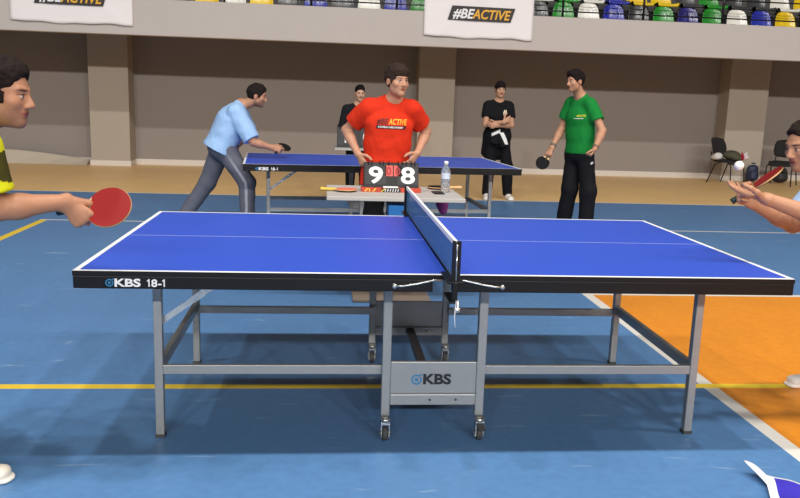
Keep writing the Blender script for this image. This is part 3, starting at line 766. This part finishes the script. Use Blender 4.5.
# ------------------------------------------------------------------ people
SKIN_M = attr_mat('skin', .5, .35)
CLOTH_M = attr_mat('cloth', .85, .15, bump=.25, bscale=350)
HAIR_M = attr_mat('hair', .85, .12, bump=.6, bscale=140)
SHOE_M = attr_mat('shoe', .5, .35)
def lerp(a, b, t): return V3(a)*(1-t)+V3(b)*t
def frame(f, u):
    f = nrm(f); u = V3(u); u = nrm(u-f*(u@f)); return np.array([np.cross(f, u), f, u])     # rows: right, forward, up
def loc(c, F, p, s=1.0): return V3(c)+np.array(p)*s@F
def hand_prims(w, d, n, t, pose, s=1.0):
    """w wrist, d towards knuckles, n palm normal, t thumb side"""
    w = V3(w); d = nrm(d); n = V3(n); n = nrm(n-d*(n@d)); t0 = np.cross(d, n); t = t0 if t0@V3(t) > 0 else -t0
    P = [ecap(w-d*.01*s, w+d*.085*s, t, (.027*s, .019*s), (.040*s, .0135*s), .02, cap_r=.012*s)]
    cur = {'grip': (1.15, 1.45, .9), 'fist': (1.35, 1.55, 1.0), 'flat': (.12, .15, .1), 'relax': (.45, .5, .35), 'cup': (.14, .2, .14)}[pose]
    for i, (off, root, L, r) in enumerate(((.030, .088, .074, .0092), (.010, .092, .082, .0094), (-.010, .089, .075, .0089), (-.029, .080, .060, .0078))):
        a = 0; p = w+d*root*s+t*off*s; dd = d
        c = cur
        if pose == 'grip' and i == 0: c = (.55, .55, .3)
        if pose in ('flat', 'cup', 'relax'): c = tuple(v*(1+.25*i) for v in cur)
        spread = t*(off*1.6 if pose == 'flat' else off*.3)
        P.append(cap(p-d*.02*s, p, r*s*1.05, r*s*1.05, .008))
        for fr, ang, k in zip((.46, .30, .24), c, (1.0, .93, .84)):
            a += ang; q = p+(d*math.cos(a)+n*math.sin(a)+spread)*L*fr*s
            P.append(cap(p, q, r*k*1.03*s, r*k*.95*s, .004)); p = q
    p = w+d*.022*s+t*.026*s+n*.006*s
    if pose in ('grip', 'fist'): seg = ((t*.45+d*.75+n*.45, .042, .0135), (d*.85+n*.35+t*.1, .034, .0112), (d*.8+n*.4-t*.35, .027, .0098))
    elif pose == 'cup': seg = ((t*.7+d*.6+n*.35, .044, .0135), (t*.4+d*.8+n*.3, .034, .0112), (t*.15+d*.9+n*.2, .028, .0098))
    else: seg = ((t*.75+d*.6+n*.15, .044, .0135), (t*.5+d*.8+n*.1, .034, .0112), (t*.3+d*.9, .028, .0098))
    for v, L, r in seg:
        q = p+nrm(v)*L*s; P.append(cap(p, q, r*s*1.05, r*s*.95, .008)); p = q
    return P
def head_prims(c, F, s=1.0):
    L = lambda *p: loc(c, F, p, s)
    E = lambda p, r, k=.015, op=1: ell(L(*p), np.array(r)*s, F, k*s, op)
    P = [E((0, -.014, .027), (.0745, .096, .089)), E((0, .028, -.03), (.060, .062, .084), .03),
         ecap(L(0, .022, -.072), L(0, .058, -.092), F[0], (.050*s, .030*s), (.026*s, .022*s), .03*s), E((0, .070, -.098), (.020, .016, .016), .018)]
    for q in (-1, 1):
        P += [E((q*.043, .056, -.026), (.022, .022, .02), .02), cap(L(q*.012, .082, .021), L(q*.042, .068, .022), .010*s, .009*s, .012*s)]
        P += [E((q*.030, .095, -.002), (.017, .018, .0105), .012, -1)]
        P += [E((q*.030, .0755, -.003), (.0125, .0125, .0125), .003)]
        P += [cap(L(q*.012, .093, -.038), L(q*.010, .096, -.037), .0075*s, .0075*s, .006*s)]
        P += [E((q*.077, -.012, -.012), (.009, .019, .031), .006), E((q*.085, -.008, -.010), (.004, .010, .018), .004, -1)]
    P += [cap(L(0, .083, .012), L(0, .106, -.031), .0075*s, .0115*s, .012*s),
          cap(L(-.017, .084, -.059), L(.017, .084, -.059), .0058*s, .0058*s, .006*s), cap(L(0, .088, -.058), L(0, .0885, -.058), .0065*s, .0065*s, .008*s),
          cap(L(-.014, .083, -.069), L(.014, .083, -.069), .0066*s, .0066*s, .006*s),
          cap(L(-.021, .091, -.0640), L(.021, .091, -.0640), .0022*s, .0022*s, .003*s, -1)]
    return P
def face_colour(v, c, F, skin, s=1.0, brow=(40, 28, 22), stubble=0.0, C=None):
    if C is None: C = np.tile(np.array(lin(skin)), (len(v), 1))
    q = (v-np.array(c))@F.T/s
    near = (np.linalg.norm(q, axis=1) < .16)
    ax = np.abs(q[:, 0])
    def spot(x, z, rx, rz, soft_=.35, ymin=.04):
        d = np.sqrt(((ax-x)/rx)**2+((q[:, 2]-z)/rz)**2); return np.clip((1+soft_-d)/(2*soft_), 0, 1)*near*(q[:, 1] > ymin)
    if stubble:
        m = np.clip((-.045-q[:, 2])/.03, 0, 1)*(q[:, 1] > -.02)*near*(q[:, 2] > -.125); C = blend(C, m*stubble, lin((78, 62, 54)))
    C = blend(C, spot(.030, .0205, .019, .0044), lin(brow))
    C = blend(C, spot(.030, -.0028, .0120, .0042, .3), lin((186, 174, 164)))
    C = blend(C, spot(.030, -.0022, .0056, .0050, .25), lin((40, 28, 22)))
    C = blend(C, spot(.030, .0045, .0150, .0028, .4), lin((46, 32, 26)))
    C = blend(C, spot(.0, -.0635, .023, .010, .3, .06), lin([skin[0]*.84, skin[1]*.66, skin[2]*.64]))
    C = blend(C, spot(.0, -.0640, .021, .0018, .6, .06), lin((90, 44, 40)))
    C = blend(C, spot(.075, -.005, .02, .02, .5, -.1)*.25, lin([skin[0]*.9, skin[1]*.7, skin[2]*.66]))
    return C
def hair_prims(c, F, s=1.0, vol=.014, top=.012, style='short'):
    L = lambda *p: loc(c, F, p, s)
    E = lambda p, r, k=.015, op=1: ell(L(*p), np.array(r)*s, F, k*s, op)
    P = [E((0, -.018, .030), (.0745+vol*.45, .096+vol*.6, .089+vol*.6)), E((0, .006, .072), (.058+vol*.4, .072+vol*.5, .046+top), .03)]
    if style == 'quiff': P += [E((0, .050, .092), (.054, .036, .026), .02), E((.02, .074, .084), (.032, .022, .018), .012), E((-.025, .072, .086), (.03, .022, .018), .012), E((.0, .086, .076), (.022, .014, .013), .01)]
    if style == 'fringe': P += [E((.0, .066, .070), (.058, .026, .028), .02)]+[cap(L(q, .070-abs(q)*.25, .075), L(q+.010, .087-abs(q)*.35, .040+.006*math.sin(q*300)), .013*s, .004*s, .006*s) for q in (-.05, -.034, -.018, -.002, .014, .030, .044)]
    if style == 'curly':
        rs = np.random.RandomState(5)
        for _ in range(420):
            d = rs.normal(size=3); d /= np.linalg.norm(d); q = d*np.array((.078, .100, .094))+np.array((0, -.016, .030))
            line = .072 if q[1] > .05 else (.072-(.05-q[1])*.9 if q[1] > -.02 else -.055)
            if q[2] < line or (abs(q[0]) > .06 and q[1] > -.03 and q[2] < .02): continue
            rr_ = .010+.006*rs.rand(); P.append(ell(L(*(q*1.02)), np.array((rr_,)*3)*s, None, .004*s))
    if style == 'bun': P += [E((0, -.125, .01), (.035, .035, .035), .02)]
    P += [E((0, .100, -.052), (.088, .076, {'fringe': .088, 'curly': .120, 'receding': .132}.get(style, .116)), .024 if style != 'fringe' else .008, -1)]
    for q in (-1, 1):
        P += [E((q*.094, .006, -.030), (.030, .036, .052), .01, -1)]
        if style != 'bun': P += [cap(L(q*.073, .028, .0), L(q*.070, .026, -.022), .008*s, .006*s, .01*s)]
    P += [E((0, -.03, -.16), (.12, .16, .105), .015, -1)]
    return P
def person(label, J, skin, hair, shirt, trousers, shoes, h=.006, s=1.0, build=1.0, hair_style='short', hair_vol=.014, hem=.06, sleeve=.62, stubble=0.0, shirt_col=None, trouser_col=None,
           loose=1.0, hands=('relax', 'relax'), root=None, head_s=.94, jacket=False, waist_z=None, wr=.006, leg_loose=1.0, body_extra=None):
    J = {k: V3(v) for k, v in J.items()}
    if root is None: root = (J['aL']+J['aR'])/2*np.array([1, 1, 0])
    F = frame(J['hf'], J['hu']); hc = J['head']; hs = s*head_s
    up = nrm(J['sR']-J['sL']); lo_ = nrm(J['hR']-J['hL']); msh = (J['sL']+J['sR'])/2; pel = J['pel']
    B = s*build
    chest = lerp(msh, pel, .30); waist = lerp(msh, pel, .64); mid = nrm(up+lo_)
    P = []
    ax = nrm(msh-pel)
    P += [ecap(pel, waist, lo_, (.150*B, .105*B), (.132*B, .098*B), .04), ecap(waist, chest, mid, (.132*B, .098*B), (.152*B, .110*B), .04), ecap(chest, msh-ax*.02, up, (.152*B, .110*B), (.125*B, .075*B), .04)]
    nb = J['neck']
    P += [cap(nb-ax*.03, hc-F[2]*.05*s-F[1]*.012*s, .059*s, .050*s, .02), cap(nb, lerp(nb, J['sL'], .8), .05*s, .045*s, .04), cap(nb, lerp(nb, J['sR'], .8), .05*s, .045*s, .04)]
    for S in 'LR':
        P += [cap(J['s'+S], J['e'+S], .052*B, .040*s, .03), cap(J['e'+S], lerp(J['e'+S], J['w'+S], .35), .040*s, .041*s, .02), cap(lerp(J['e'+S], J['w'+S], .3), J['w'+S], .041*s, .026*s, .02)]
        P += [cap(J['h'+S], J['k'+S], .086*B, .056*s, .03), cap(J['k'+S], lerp(J['k'+S], J['a'+S], .35), .056*s, .056*s, .02), cap(lerp(J['k'+S], J['a'+S], .3), J['a'+S], .055*s, .036*s, .02)]
    P += head_prims(hc, F, hs)
    for S, pose in zip('LR', hands):
        P += hand_prims(J['w'+S], J['d'+S], J['n'+S], J['t'+S], pose, s)
    if body_extra: P += body_extra
    body = soft('person', P, h, SKIN_M, None, col=lambda v: face_colour(v, hc, F, skin, hs, stubble=stubble), it=1, origin=root)
    body.location = root; tag(body, label, 'person')
    def child(name, prims, hh, m, col, **kw):
        o = soft(name, prims, hh, m, body, col=col, origin=root, **kw); return o
    flat = lambda c: (lambda v: np.tile(np.array(lin(c)), (len(v), 1)))
    child('hair', hair_prims(hc, F, hs, hair_vol, style=hair_style), h*.8, HAIR_M, flat(hair), wrinkle=[(.006, 95, 2), (.004, 190, 4), (.002, 330, 5)], it=1)
    # shirt
    th = .016*loose
    T = []
    hem_c = pel-ax*hem
    wl = .014*(loose-1)
    T += [ecap(waist, hem_c-ax*.05, lo_, ((.140+wl)*B+th, .103*B+th), ((.170+wl)*B+th, .122*B+th), .03, clips=[(hem_c, -ax)]),
          ecap(waist, chest, mid, ((.140+wl)*B+th, .103*B+th), (.156*B+th, .110*B+th), .05), ecap(chest, msh-ax*.02, up, (.156*B+th, .110*B+th), (.128*B+th*.6, .078*B+th*.6), .04)]
    T += [cap(nb-ax*.012, lerp(nb, J['sL'], .8), .052*s+th*.3, .05*s+th*.5, .04), cap(nb-ax*.012, lerp(nb, J['sR'], .8), .052*s+th*.3, .05*s+th*.5, .04)]
    for S in 'LR':
        a, b = J['s'+S], J['e'+S]; d = nrm(b-a); end = a+(b-a)*sleeve
        if sleeve <= 1: T += [cap(a, b+d*.08, .056*B+th*.8, .056*s+th*.9+.004, .03, clips=[(end, d)])]
        else:
            w = J['w'+S]; T += [cap(a, b, .056*B+th*.8, .05*s+th*.8, .03), cap(b, w, .048*s+th*.8, .034*s+th*.7, .03, clips=[(w, w-b)])]
    T += [cap(nb-ax*.03+F[1]*0, hc-F[2]*.03*s, .061*s, .070*s, .006, -1)]
    if jacket: T += [cap(nb+J['hf']*.075-ax*.02, chest+J['hf']*.13, .032, .008, .01, -1)]
    shirt_o = child('jacket' if jacket else 't_shirt', T, h, CLOTH_M, shirt_col or flat(shirt), wrinkle=[(wr, 24, 11), (wr*.7, 48, 12), (wr*.3, 95, 13)], it=2)
    # trousers
    Q = []
    ll = .012*leg_loose
    Q += [ecap(pel+ax*.06, pel-V3((0, 0, .05)), lo_, (.150*B+.014, .104*B+.014), (.165*B+.012, .118*B+.012), .04, clips=[(pel+ax*.09, ax)])]
    for S in 'LR':
        a, k, n = J['h'+S], J['k'+S], J['a'+S]
        Q += [cap(a, k, .088*B+.004, .062*s+ll*1.3, .04), cap(k, n, .060*s+ll*1.3, .046*s+ll*1.4, .03, clips=[(n+nrm(n-k)*.035, n-k)])]
    child('trousers', Q, h, CLOTH_M, trouser_col or flat(trousers), wrinkle=[(.006, 22, 21), (.004, 48, 22)], it=2)
    for S in 'LR':
        n, t = J['a'+S], J['o'+S]; t = nrm(t*np.array([1, 1, 0])) if abs(t[2]) < .01 else nrm(t)
        zz = V3((0, 0, 1)); g = n-zz*.085
        sd = np.cross(t, zz)
        if abs(t[2]) > .01: zz = nrm(np.cross(sd, t)); g = n-zz*.085
        sh = [ecap(g-t*.05+zz*.038, g+t*.15*s+zz*.028, sd, (.036, .038), (.042, .027), .02, clips=[(g, -zz)]), cap(n+zz*.0-t*.008, g+t*.05+zz*.05, .042, .036, .04),
              ecap(g-t*.055+zz*.008, g+t*.155*s+zz*.008, sd, (.040, .012), (.046, .012), .006, clips=[(g, -zz)], cap_r=.035)]
        def scol(v, g=g, zz=zz, c=shoes):
            C = np.tile(np.array(lin(c[0])), (len(v), 1)); return blend(C, step(.020-(v-g)@zz, .004), lin(c[1]))
        child('shoe', sh, .005, SHOE_M, scol, it=1)
    return body, shirt_o, F
def print_on(o, body, lettering_parts, origin, ax, ay, off=.003):
    """lay flat lettering onto the cloth by casting along -normal"""
    dg = bpy.context.evaluated_depsgraph_get(); dg.update()
    bvh = BVHTree.FromObject(o, dg); L = np.array(body.location)
    ax, ay = nrm(ax), nrm(ay); n = np.cross(ax, ay)
    for name, me, dx, dy, m in lettering_parts:
        co = np.empty(len(me.vertices)*3); me.vertices.foreach_get('co', co); co = co.reshape(-1, 3)
        w = np.array(origin)+(co[:, :1]+dx)*ax+(co[:, 1:2]+dy)*ay-L
        out = []
        for p in w:
            hit = bvh.ray_cast(Vector(p+n*.3), Vector(-n), .8)
            out.append(np.array(hit[0])+n*off if hit[0] is not None else p)
        me.vertices.foreach_set('co', np.array(out).ravel()); me.update()
        link_mesh(name, me, m, o)
def fit(me, width):
    co = np.empty(len(me.vertices)*3); me.vertices.foreach_get('co', co); co = co.reshape(-1, 3)
    x0, x1 = co[:, 0].min(), co[:, 0].max(); co[:, 0] = (co[:, 0]-x0)*width/(x1-x0); me.vertices.foreach_set('co', co.ravel()); return me
def quad_me(pts, n=8):
    """skewed bar: pts = (x0, y0, x1, y1, skew), finely cut so that it can bend"""
    x0, y0, x1, y1, k = pts; bm = bmesh.new(); vs = [[bm.verts.new((x0+(x1-x0)*i/n+k*j, y0+(y1-y0)*j, 0)) for i in range(n+1)] for j in (0, 1)]
    for i in range(n): bm.faces.new((vs[0][i], vs[0][i+1], vs[1][i+1], vs[1][i]))
    me = bpy.data.meshes.new('bar'); bm.to_mesh(me); bm.free(); return me

Z = (0, 0, 1)
m_shirt_dark = mat('print_dark', (60, 22, 22), .7)
m_shirt_yellow = mat('print_orange', (240, 170, 50), .7)

# referee
J = dict(head=(.078, 2.70, 1.547), hf=(.46, -.88, -.02), hu=(.03, 0, 1), neck=(.06, 2.78, 1.395), sL=(.205, 2.78, 1.325), sR=(-.135, 2.79, 1.325), eL=(.350, 2.93, 1.15), eR=(-.305, 2.93, 1.145),
         wL=(.262, 2.73, .985), wR=(-.215, 2.73, .965), dL=(-.55, -.3, -.75), nL=(-.6, .6, .2), tL=(0, -1, .3), dR=(.45, -.3, -.8), nR=(.6, .6, .2), tR=(0, -1, .3),
         pel=(.015, 2.80, .90), hL=(.12, 2.80, .86), hR=(-.06, 2.80, .86), kL=(.14, 2.78, .47), kR=(-.08, 2.78, .47), aL=(.15, 2.82, .09), aR=(-.09, 2.82, .09), oL=(.25, -1, 0), oR=(-.25, -1, 0))
ref, ref_shirt, F0 = person('young person with dark hair in a red T-shirt, hands on hips, behind the scoreboard', J, (186, 138, 112), (52, 40, 35), (206, 50, 26), (24, 24, 28), ((40, 40, 44), (200, 200, 200)), h=.0055,
      head_s=1.02, hair_style='fringe', hair_vol=.022, hem=.19, loose=1.75, hands=('relax', 'relax'), sleeve=.66, wr=.008)
a1 = fit(text_mesh('#BE', .062, bold=.001, shear=.2), .092); a2 = fit(text_mesh('ACTIVE', .062, bold=.0015, shear=.2), .150)
a3 = fit(text_mesh('EUROPEAN WEEK OF SPORT', .018, bold=.0006, shear=.1), .20)
print_on(ref_shirt, ref, [('chest_print', a1, 0, 0, m_shirt_dark), ('chest_print', a2, .090, -.001, m_shirt_yellow), ('chest_print', quad_me((-.01, -.036, .225, -.010, .010)), 0, 0, m_shirt_dark)], (-.075, 2.6, 1.212), (1, 0, -.02), Z)
print_on(ref_shirt, ref, [('chest_print', a3, .008, -.030, m_letter_white)], (-.075, 2.6, 1.212), (1, 0, -.02), Z, off=.005)

# woman at the far score table
J = dict(head=(-.015, 7.62, 1.47), hf=(.15, -.98, -.08), hu=(0, 0, 1), neck=(-.03, 7.66, 1.31), sL=(.14, 7.67, 1.245), sR=(-.20, 7.67, 1.245), eL=(.20, 7.64, .98), eR=(-.255, 7.64, .98), wL=(.16, 7.46, .80), wR=(-.20, 7.46, .80),
         dL=(-.5, -.8, -.1), nL=(0, 0, -1), tL=(-1, 0, 0), dR=(.5, -.8, -.1), nR=(0, 0, -1), tR=(1, 0, 0), pel=(-.03, 7.70, .86), hL=(.055, 7.7, .83), hR=(-.115, 7.7, .83), kL=(.06, 7.68, .46), kR=(-.12, 7.68, .46), aL=(.07, 7.70, .09), aR=(-.13, 7.70, .09), oL=(.1, -1, 0), oR=(-.1, -1, 0))
wom, wj, _ = person('dark haired person in a black jacket over a white top behind the far score table', J, (196, 150, 124), (24, 18, 18), (26, 26, 30), (24, 24, 28), ((210, 210, 210), (220, 220, 220)), h=.007, s=.96, build=.92,
      hair_style='bun', hair_vol=.010, sleeve=1.5, jacket=True, hem=.10)
def wcol(v): return np.tile(np.array(lin((226, 224, 222))), (len(v), 1))
soft('white_top', [ecap((-.02, 7.655, 1.20), (-.028, 7.655, 1.315), (1, 0, 0), (.10, .102), (.062, .062), .02), cap((-.03, 7.66, 1.30), (-.015, 7.62, 1.44), .058, .07, .005, -1)], .007, CLOTH_M, wom, col=wcol, origin=wom.location)

# player in green
f = nrm((-.90, -.44, 0)); rt = np.cross(f, V3(Z))
def rel(c, a, b_, z): return tuple(V3(c)+rt*a+f*b_+V3((0, 0, z)))
pc = (2.25, 4.82, 0)
J = dict(head=(2.145, 4.76, 1.655), hf=(-.93, -.36, -.10), hu=(-.06, 0, 1), neck=(2.235, 4.81, 1.495), sL=rel(pc, -.145, .01, 1.415), sR=rel(pc, .145, .02, 1.42), eL=(2.41, 4.56, 1.15), eR=(2.10, 4.98, 1.145), wL=(2.315, 4.47, .965), wR=(1.975, 4.88, .945),
         dL=(-.55, -.2, -.75), nL=(-.7, .2, .5), tL=(-.3, -.9, .2), dR=(-.45, -.1, -.88), nR=(.6, .6, -.2), tR=(-.6, -.6, .3), pel=rel(pc, 0, -.02, .93), hL=rel(pc, -.09, -.02, .90), hR=rel(pc, .09, -.02, .90), kL=(2.355, 4.70, .50), kR=(2.20, 4.86, .50),
         aL=(2.36, 4.72, .09), aR=(2.17, 4.93, .09), oL=(-.5, -.85, 0), oR=(-.95, -.3, 0))
def trc(v): return np.tile(np.array(lin((22, 22, 26))), (len(v), 1))
grn, gshirt, _ = person('person with short dark hair in a green T-shirt and black tracksuit trousers holding a bat', J, (182, 134, 106), (28, 22, 22), (22, 122, 52), (22, 22, 26), ((38, 38, 40), (230, 230, 230)), h=.0062, build=.93,
      hair_style='quiff', hair_vol=.018, hem=.03, loose=1.5, leg_loose=1.9, hands=('fist', 'grip'), stubble=.25)
g1 = fit(text_mesh('#BEACTIVE', .028, bold=.0006, shear=.2), .10)
print_on(gshirt, grn, [('chest_print', g1, 0, 0, mat('print_lime', (214, 206, 50), .7)), ('chest_print', quad_me((-.03, -.022, .075, -.016, .0)), 0, 0, m_letter_white)], (2.11, 4.60, 1.285), (.86, -.5, .04), Z)
J_g = J
for c_ in grn.children:
    if c_.name.startswith('trousers'): print_on(c_, grn, [('trouser_emblem', quad_me((0+.011*k, 0, .009+.011*k, .014+.008*k, .006), 2), 0, 0, m_letter_white) for k in range(3)], (2.275, 4.5, .80), (.86, -.5, 0), Z)
bw = MB(); wv = V3(J['wL']); dv = nrm(V3(J['eL'])-wv); c0 = wv+dv*.025-V3(grn.location)
bw.lathe([(.029, -.012), (.035, -.012), (.036, 0), (.035, .012), (.029, .012)], c0, dv, 18); bw.build('wristwatch', mat('watch_strap', (120, 96, 78), .4), grn)
wv = V3(J['wR']); dv = nrm(V3(J['eR'])-wv); bw = MB(); bw.lathe([(.029, -.014), (.034, -.014), (.034, .014), (.029, .014)], wv+dv*.03-V3(grn.location), dv, 18); bw.build('wristband', mat('band_grey', (110, 104, 96), .6), grn)
gp = V3(J['wR'])+nrm(J['dR'])*.075+V3((.014, .014, -.006))
bat(gp, (-.62, -.25, -.74), (-.35, -.9, .2), 'dark bat hanging in the right hand of the green shirted player', m_brub, m_red, m_hblack)

# black shirted spectator, arms folded
J = dict(head=(2.01, 7.86, 1.59), hf=(.05, -.99, -.06), hu=(0, 0, 1), neck=(2.01, 7.90, 1.425), sL=(2.17, 7.91, 1.36), sR=(1.85, 7.91, 1.36), eL=(2.195, 7.82, 1.09), eR=(1.815, 7.82, 1.09), wL=(1.965, 7.71, 1.085), wR=(2.045, 7.665, 1.135),
         dL=(-.93, -.1, -.1), nL=(0, 1, .1), tL=(0, -.1, 1), dR=(.8, .1, .45), nR=(0, 1, 0), tR=(-.3, 0, 1), pel=(2.02, 7.92, .90), hL=(2.11, 7.92, .87), hR=(1.93, 7.92, .87), kL=(2.18, 7.89, .48), kR=(1.92, 7.89, .48), aL=(2.215, 7.93, .09), aR=(1.905, 7.93, .09), oL=(.2, -1, 0), oR=(-.2, -1, 0))
blk, bshirt, _ = person('person in a black T-shirt standing with folded arms by the back wall', J, (186, 138, 110), (26, 20, 20), (20, 20, 23), (20, 20, 24), ((222, 214, 206), (232, 228, 222)), h=.0065, build=.92, hair_style='fringe', hair_vol=.018, hem=.03, loose=1.3, leg_loose=1.5)
# jacket tied round the waist with white flashes
def jcol(v):
    C = np.tile(np.array(lin((20, 20, 24))), (len(v), 1)); x = v[:, 0]; z = v[:, 2]; fr = v[:, 1] < 7.85
    m1 = (np.abs((z-.985)-.5*(x-1.975)) < .022)*(np.abs(x-1.965) < .06)*fr; m2 = (np.abs((x-2.10)+.55*(z-.88)) < .032)*(np.abs(z-.90) < .085)*fr
    return blend(C, np.maximum(m1, m2).astype(float), lin((226, 224, 222)))
soft('tied_jacket', [ecap((2.02, 7.92, .99), (2.02, 7.92, .93), (1, 0, 0), (.185, .15), (.20, .16), .03), ecap((2.03, 7.80, .97), (2.10, 7.775, .80), (1, 0, 0), (.055, .04), (.06, .03), .03), ecap((1.99, 7.80, .97), (1.94, 7.775, .84), (1, 0, 0), (.05, .04), (.06, .03), .03), ecap((2.02, 7.96, .95), (2.02, 7.99, .68), (1, 0, 0), (.20, .12), (.22, .11), .04)], .007, CLOTH_M, blk, col=jcol, wrinkle=[(.006, 30, 31)], origin=blk.location)
pts = [[(0, 0), (.02, .0), (.045, .05), (.05, .11), (.03, .09), (.015, .05)], [(.0, .02), (.012, .06), (.03, .10), (.018, .11), (-.005, .07)]]
for p in pts:
    bm = bmesh.new(); bm.faces.new([bm.verts.new((x, y, 0)) for x, y in p]); me = bpy.data.meshes.new('emblem'); bm.to_mesh(me); bm.free()
    print_on(bshirt, blk, [('chest_emblem', me, 0, 0, mat('emblem_cream', (222, 204, 176), .7))], (2.065, 7.7, 1.20), (1, 0, 0), Z, off=.006)

# player in light blue leaning over the far table
J = dict(head=(-1.190, 4.86, 1.395), hf=(.98, .02, -.20), hu=(.25, 0, 1), neck=(-1.36, 4.90, 1.30), sL=(-1.40, 5.07, 1.235), sR=(-1.39, 4.73, 1.215), eL=(-1.30, 5.16, .99), eR=(-1.215, 4.66, .925), wL=(-1.45, 5.12, .83), wR=(-1.03, 4.70, .875),
         dL=(-.4, 0, -.9), nL=(.9, 0, -.4), tL=(0, -1, 0), dR=(.90, .05, -.35), nR=(0, 1, -.1), tR=(.3, 0, .9), pel=(-1.55, 4.90, .915), hL=(-1.56, 4.99, .87), hR=(-1.53, 4.81, .86), kL=(-1.735, 5.06, .46), kR=(-1.29, 4.78, .50),
         aL=(-1.985, 5.10, .10), aR=(-1.285, 4.75, .09), oL=(1, .15, 0), oR=(1, -.1, 0))
def bluetr(v):
    C = np.tile(np.array(lin((96, 98, 110))), (len(v), 1))
    d = np.full(len(v), 9.); best = np.full(len(v), .12)
    for a, b_ in ((J['hR'], J['kR']), (J['kR'], J['aR'])):
        a, b_ = V3(a), V3(b_); t = np.clip((v-a)@(b_-a)/((b_-a)@(b_-a)), 0, 1); o = v-(a+t[:, None]*(b_-a))
        perp = np.cross(nrm(b_-a), V3((0, 1, 0))); side = np.abs(o@nrm(perp))
        near_ = np.linalg.norm(o, axis=1); ok = (o[:, 1] < -.03) & (near_ < best); d = np.where(ok, side, d); best = np.where(ok, near_, best)
    return blend(C, (d < .013).astype(float)*.7*step(.72-v[:, 2], .2), lin((170, 174, 184)))
blu, lshirt, _ = person('person in a light blue T-shirt and grey trousers leaning over the far table', J, (176, 128, 102), (32, 26, 24), (152, 186, 226), (96, 98, 110), ((60, 60, 64), (200, 200, 200)), h=.0062, build=1.24, hair_style='short', hair_vol=.018, hem=.10, sleeve=.92, loose=1.75, hands=('relax', 'grip'), stubble=.6, trouser_col=bluetr, leg_loose=1.8, wr=.008)
gp = V3(J['wR'])+nrm(J['dR'])*.07+V3((0, .016, -.012))
bat(gp, (.36, .75, .22), (.15, -.62, .75), 'dark bat held out by the light blue shirted player over the far table', m_brub, m_red, m_hblack)

# left player in yellow
J = dict(head=(-1.536, -.86, 1.380), hf=(.97, -.06, -.10), hu=(.12, 0, 1), neck=(-1.665, -.84, 1.245), sL=(-1.745, -.64, 1.16), sR=(-1.585, -.965, 1.205), eL=(-2.02, -.46, .93), eR=(-1.550, -.945, 1.005), wL=(-2.06, -.40, 1.16), wR=(-1.352, -.86, 1.022),
         dL=(.9, 0, .2), nL=(0, -1, 0), tL=(0, 0, 1), dR=(.66, .06, -.70), nR=(.0, 1, -.05), tR=(.75, 0, .65), pel=(-2.02, -.80, .84), hL=(-2.03, -.71, .80), hR=(-2.0, -.89, .80), kL=(-2.02, -.56, .45), kR=(-1.84, -.92, .47),
         aL=(-2.30, -.52, .10), aR=(-1.765, -.855, .085), oL=(.9, .3, 0), oR=(1, 0, 0))
def star(v):
    C = np.tile(np.array(lin((206, 204, 30))), (len(v), 1))
    # dark star printed on the side of the shirt
    c = V3((-1.530, -1.03, 1.135)); x = (v[:, 0]-c[0]); z = v[:, 2]-c[2]; r = np.hypot(x, z); a = np.arctan2(z, x)+.35
    k = np.abs((a*5/(2*np.pi)) % 1-.5)*2; R = .038+.075*k**1.4
    m = (r < R)*(v[:, 1] < -.80)
    return blend(C, m.astype(float), lin((66, 62, 22)))
lft, yshirt, _ = person('person with curly dark hair in a yellow shirt stretching a bat from the left edge', J, (172, 122, 92), (34, 26, 24), (206, 204, 30), (34, 36, 44), ((226, 216, 200), (232, 226, 212)), h=.0045, head_s=.92, hair_style='curly', hair_vol=.012, sleeve=.72, hands=('relax', 'grip'), stubble=.35, shirt_col=star, loose=1.3)
gp = (-1.338, -.83, .990)
bat(gp, (.985, -.10, .10), (-.08, -.82, .57), 'red rubber bat held out by the yellow shirted player at the left edge', m_red, m_brub, m_hblack)

# right player, serving
J = dict(head=(1.606, -.34, 1.262), hf=(-.95, -.22, -.22), hu=(-.2, 0, 1), neck=(1.755, -.32, 1.10), sL=(1.80, -.50, 1.03), sR=(1.83, -.14, 1.03), eL=(1.66, -.50, .955), eR=(1.73, -.12, .885), wL=(1.395, -.45, 1.038), wR=(1.469, -0.187, 0.996),
         dL=(-.80, .42, .20), nL=(.2, -.12, .95), tL=(0, -.9, .3), dR=(-.75, -.35, .35), nR=(.2, -.9, .3), tR=(.3, .3, .9), pel=(2.16, -.30, .82), hL=(2.15, -.39, .78), hR=(2.15, -.21, .78), kL=(2.06, -.42, .43), kR=(1.98, -.05, .43),
         aL=(2.30, -.42, .09), aR=(2.125, .10, .085), oL=(-1, -.2, 0), oR=(-1, 0, 0))
rgt, rshirt, _ = person('person in a pale blue shirt with the palm raised to serve at the right edge', J, (178, 130, 100), (40, 32, 28), (170, 200, 232), (40, 44, 60), ((222, 218, 214), (236, 232, 226)), h=.0045, head_s=.88, hair_style='receding', hair_vol=.003, hands=('cup', 'grip'), stubble=.25, loose=1.3)
bat((1.415, -0.207, 1.026), (0.674, -0.333, 0.658), (-0.629, 0.231, 0.760), 'red bat held edge on behind the palm of the serving player', m_red, m_brub, m_hblack)
ball((1.283, -.40, 1.172), 'white ball tossed in the air above the open palm of the server')
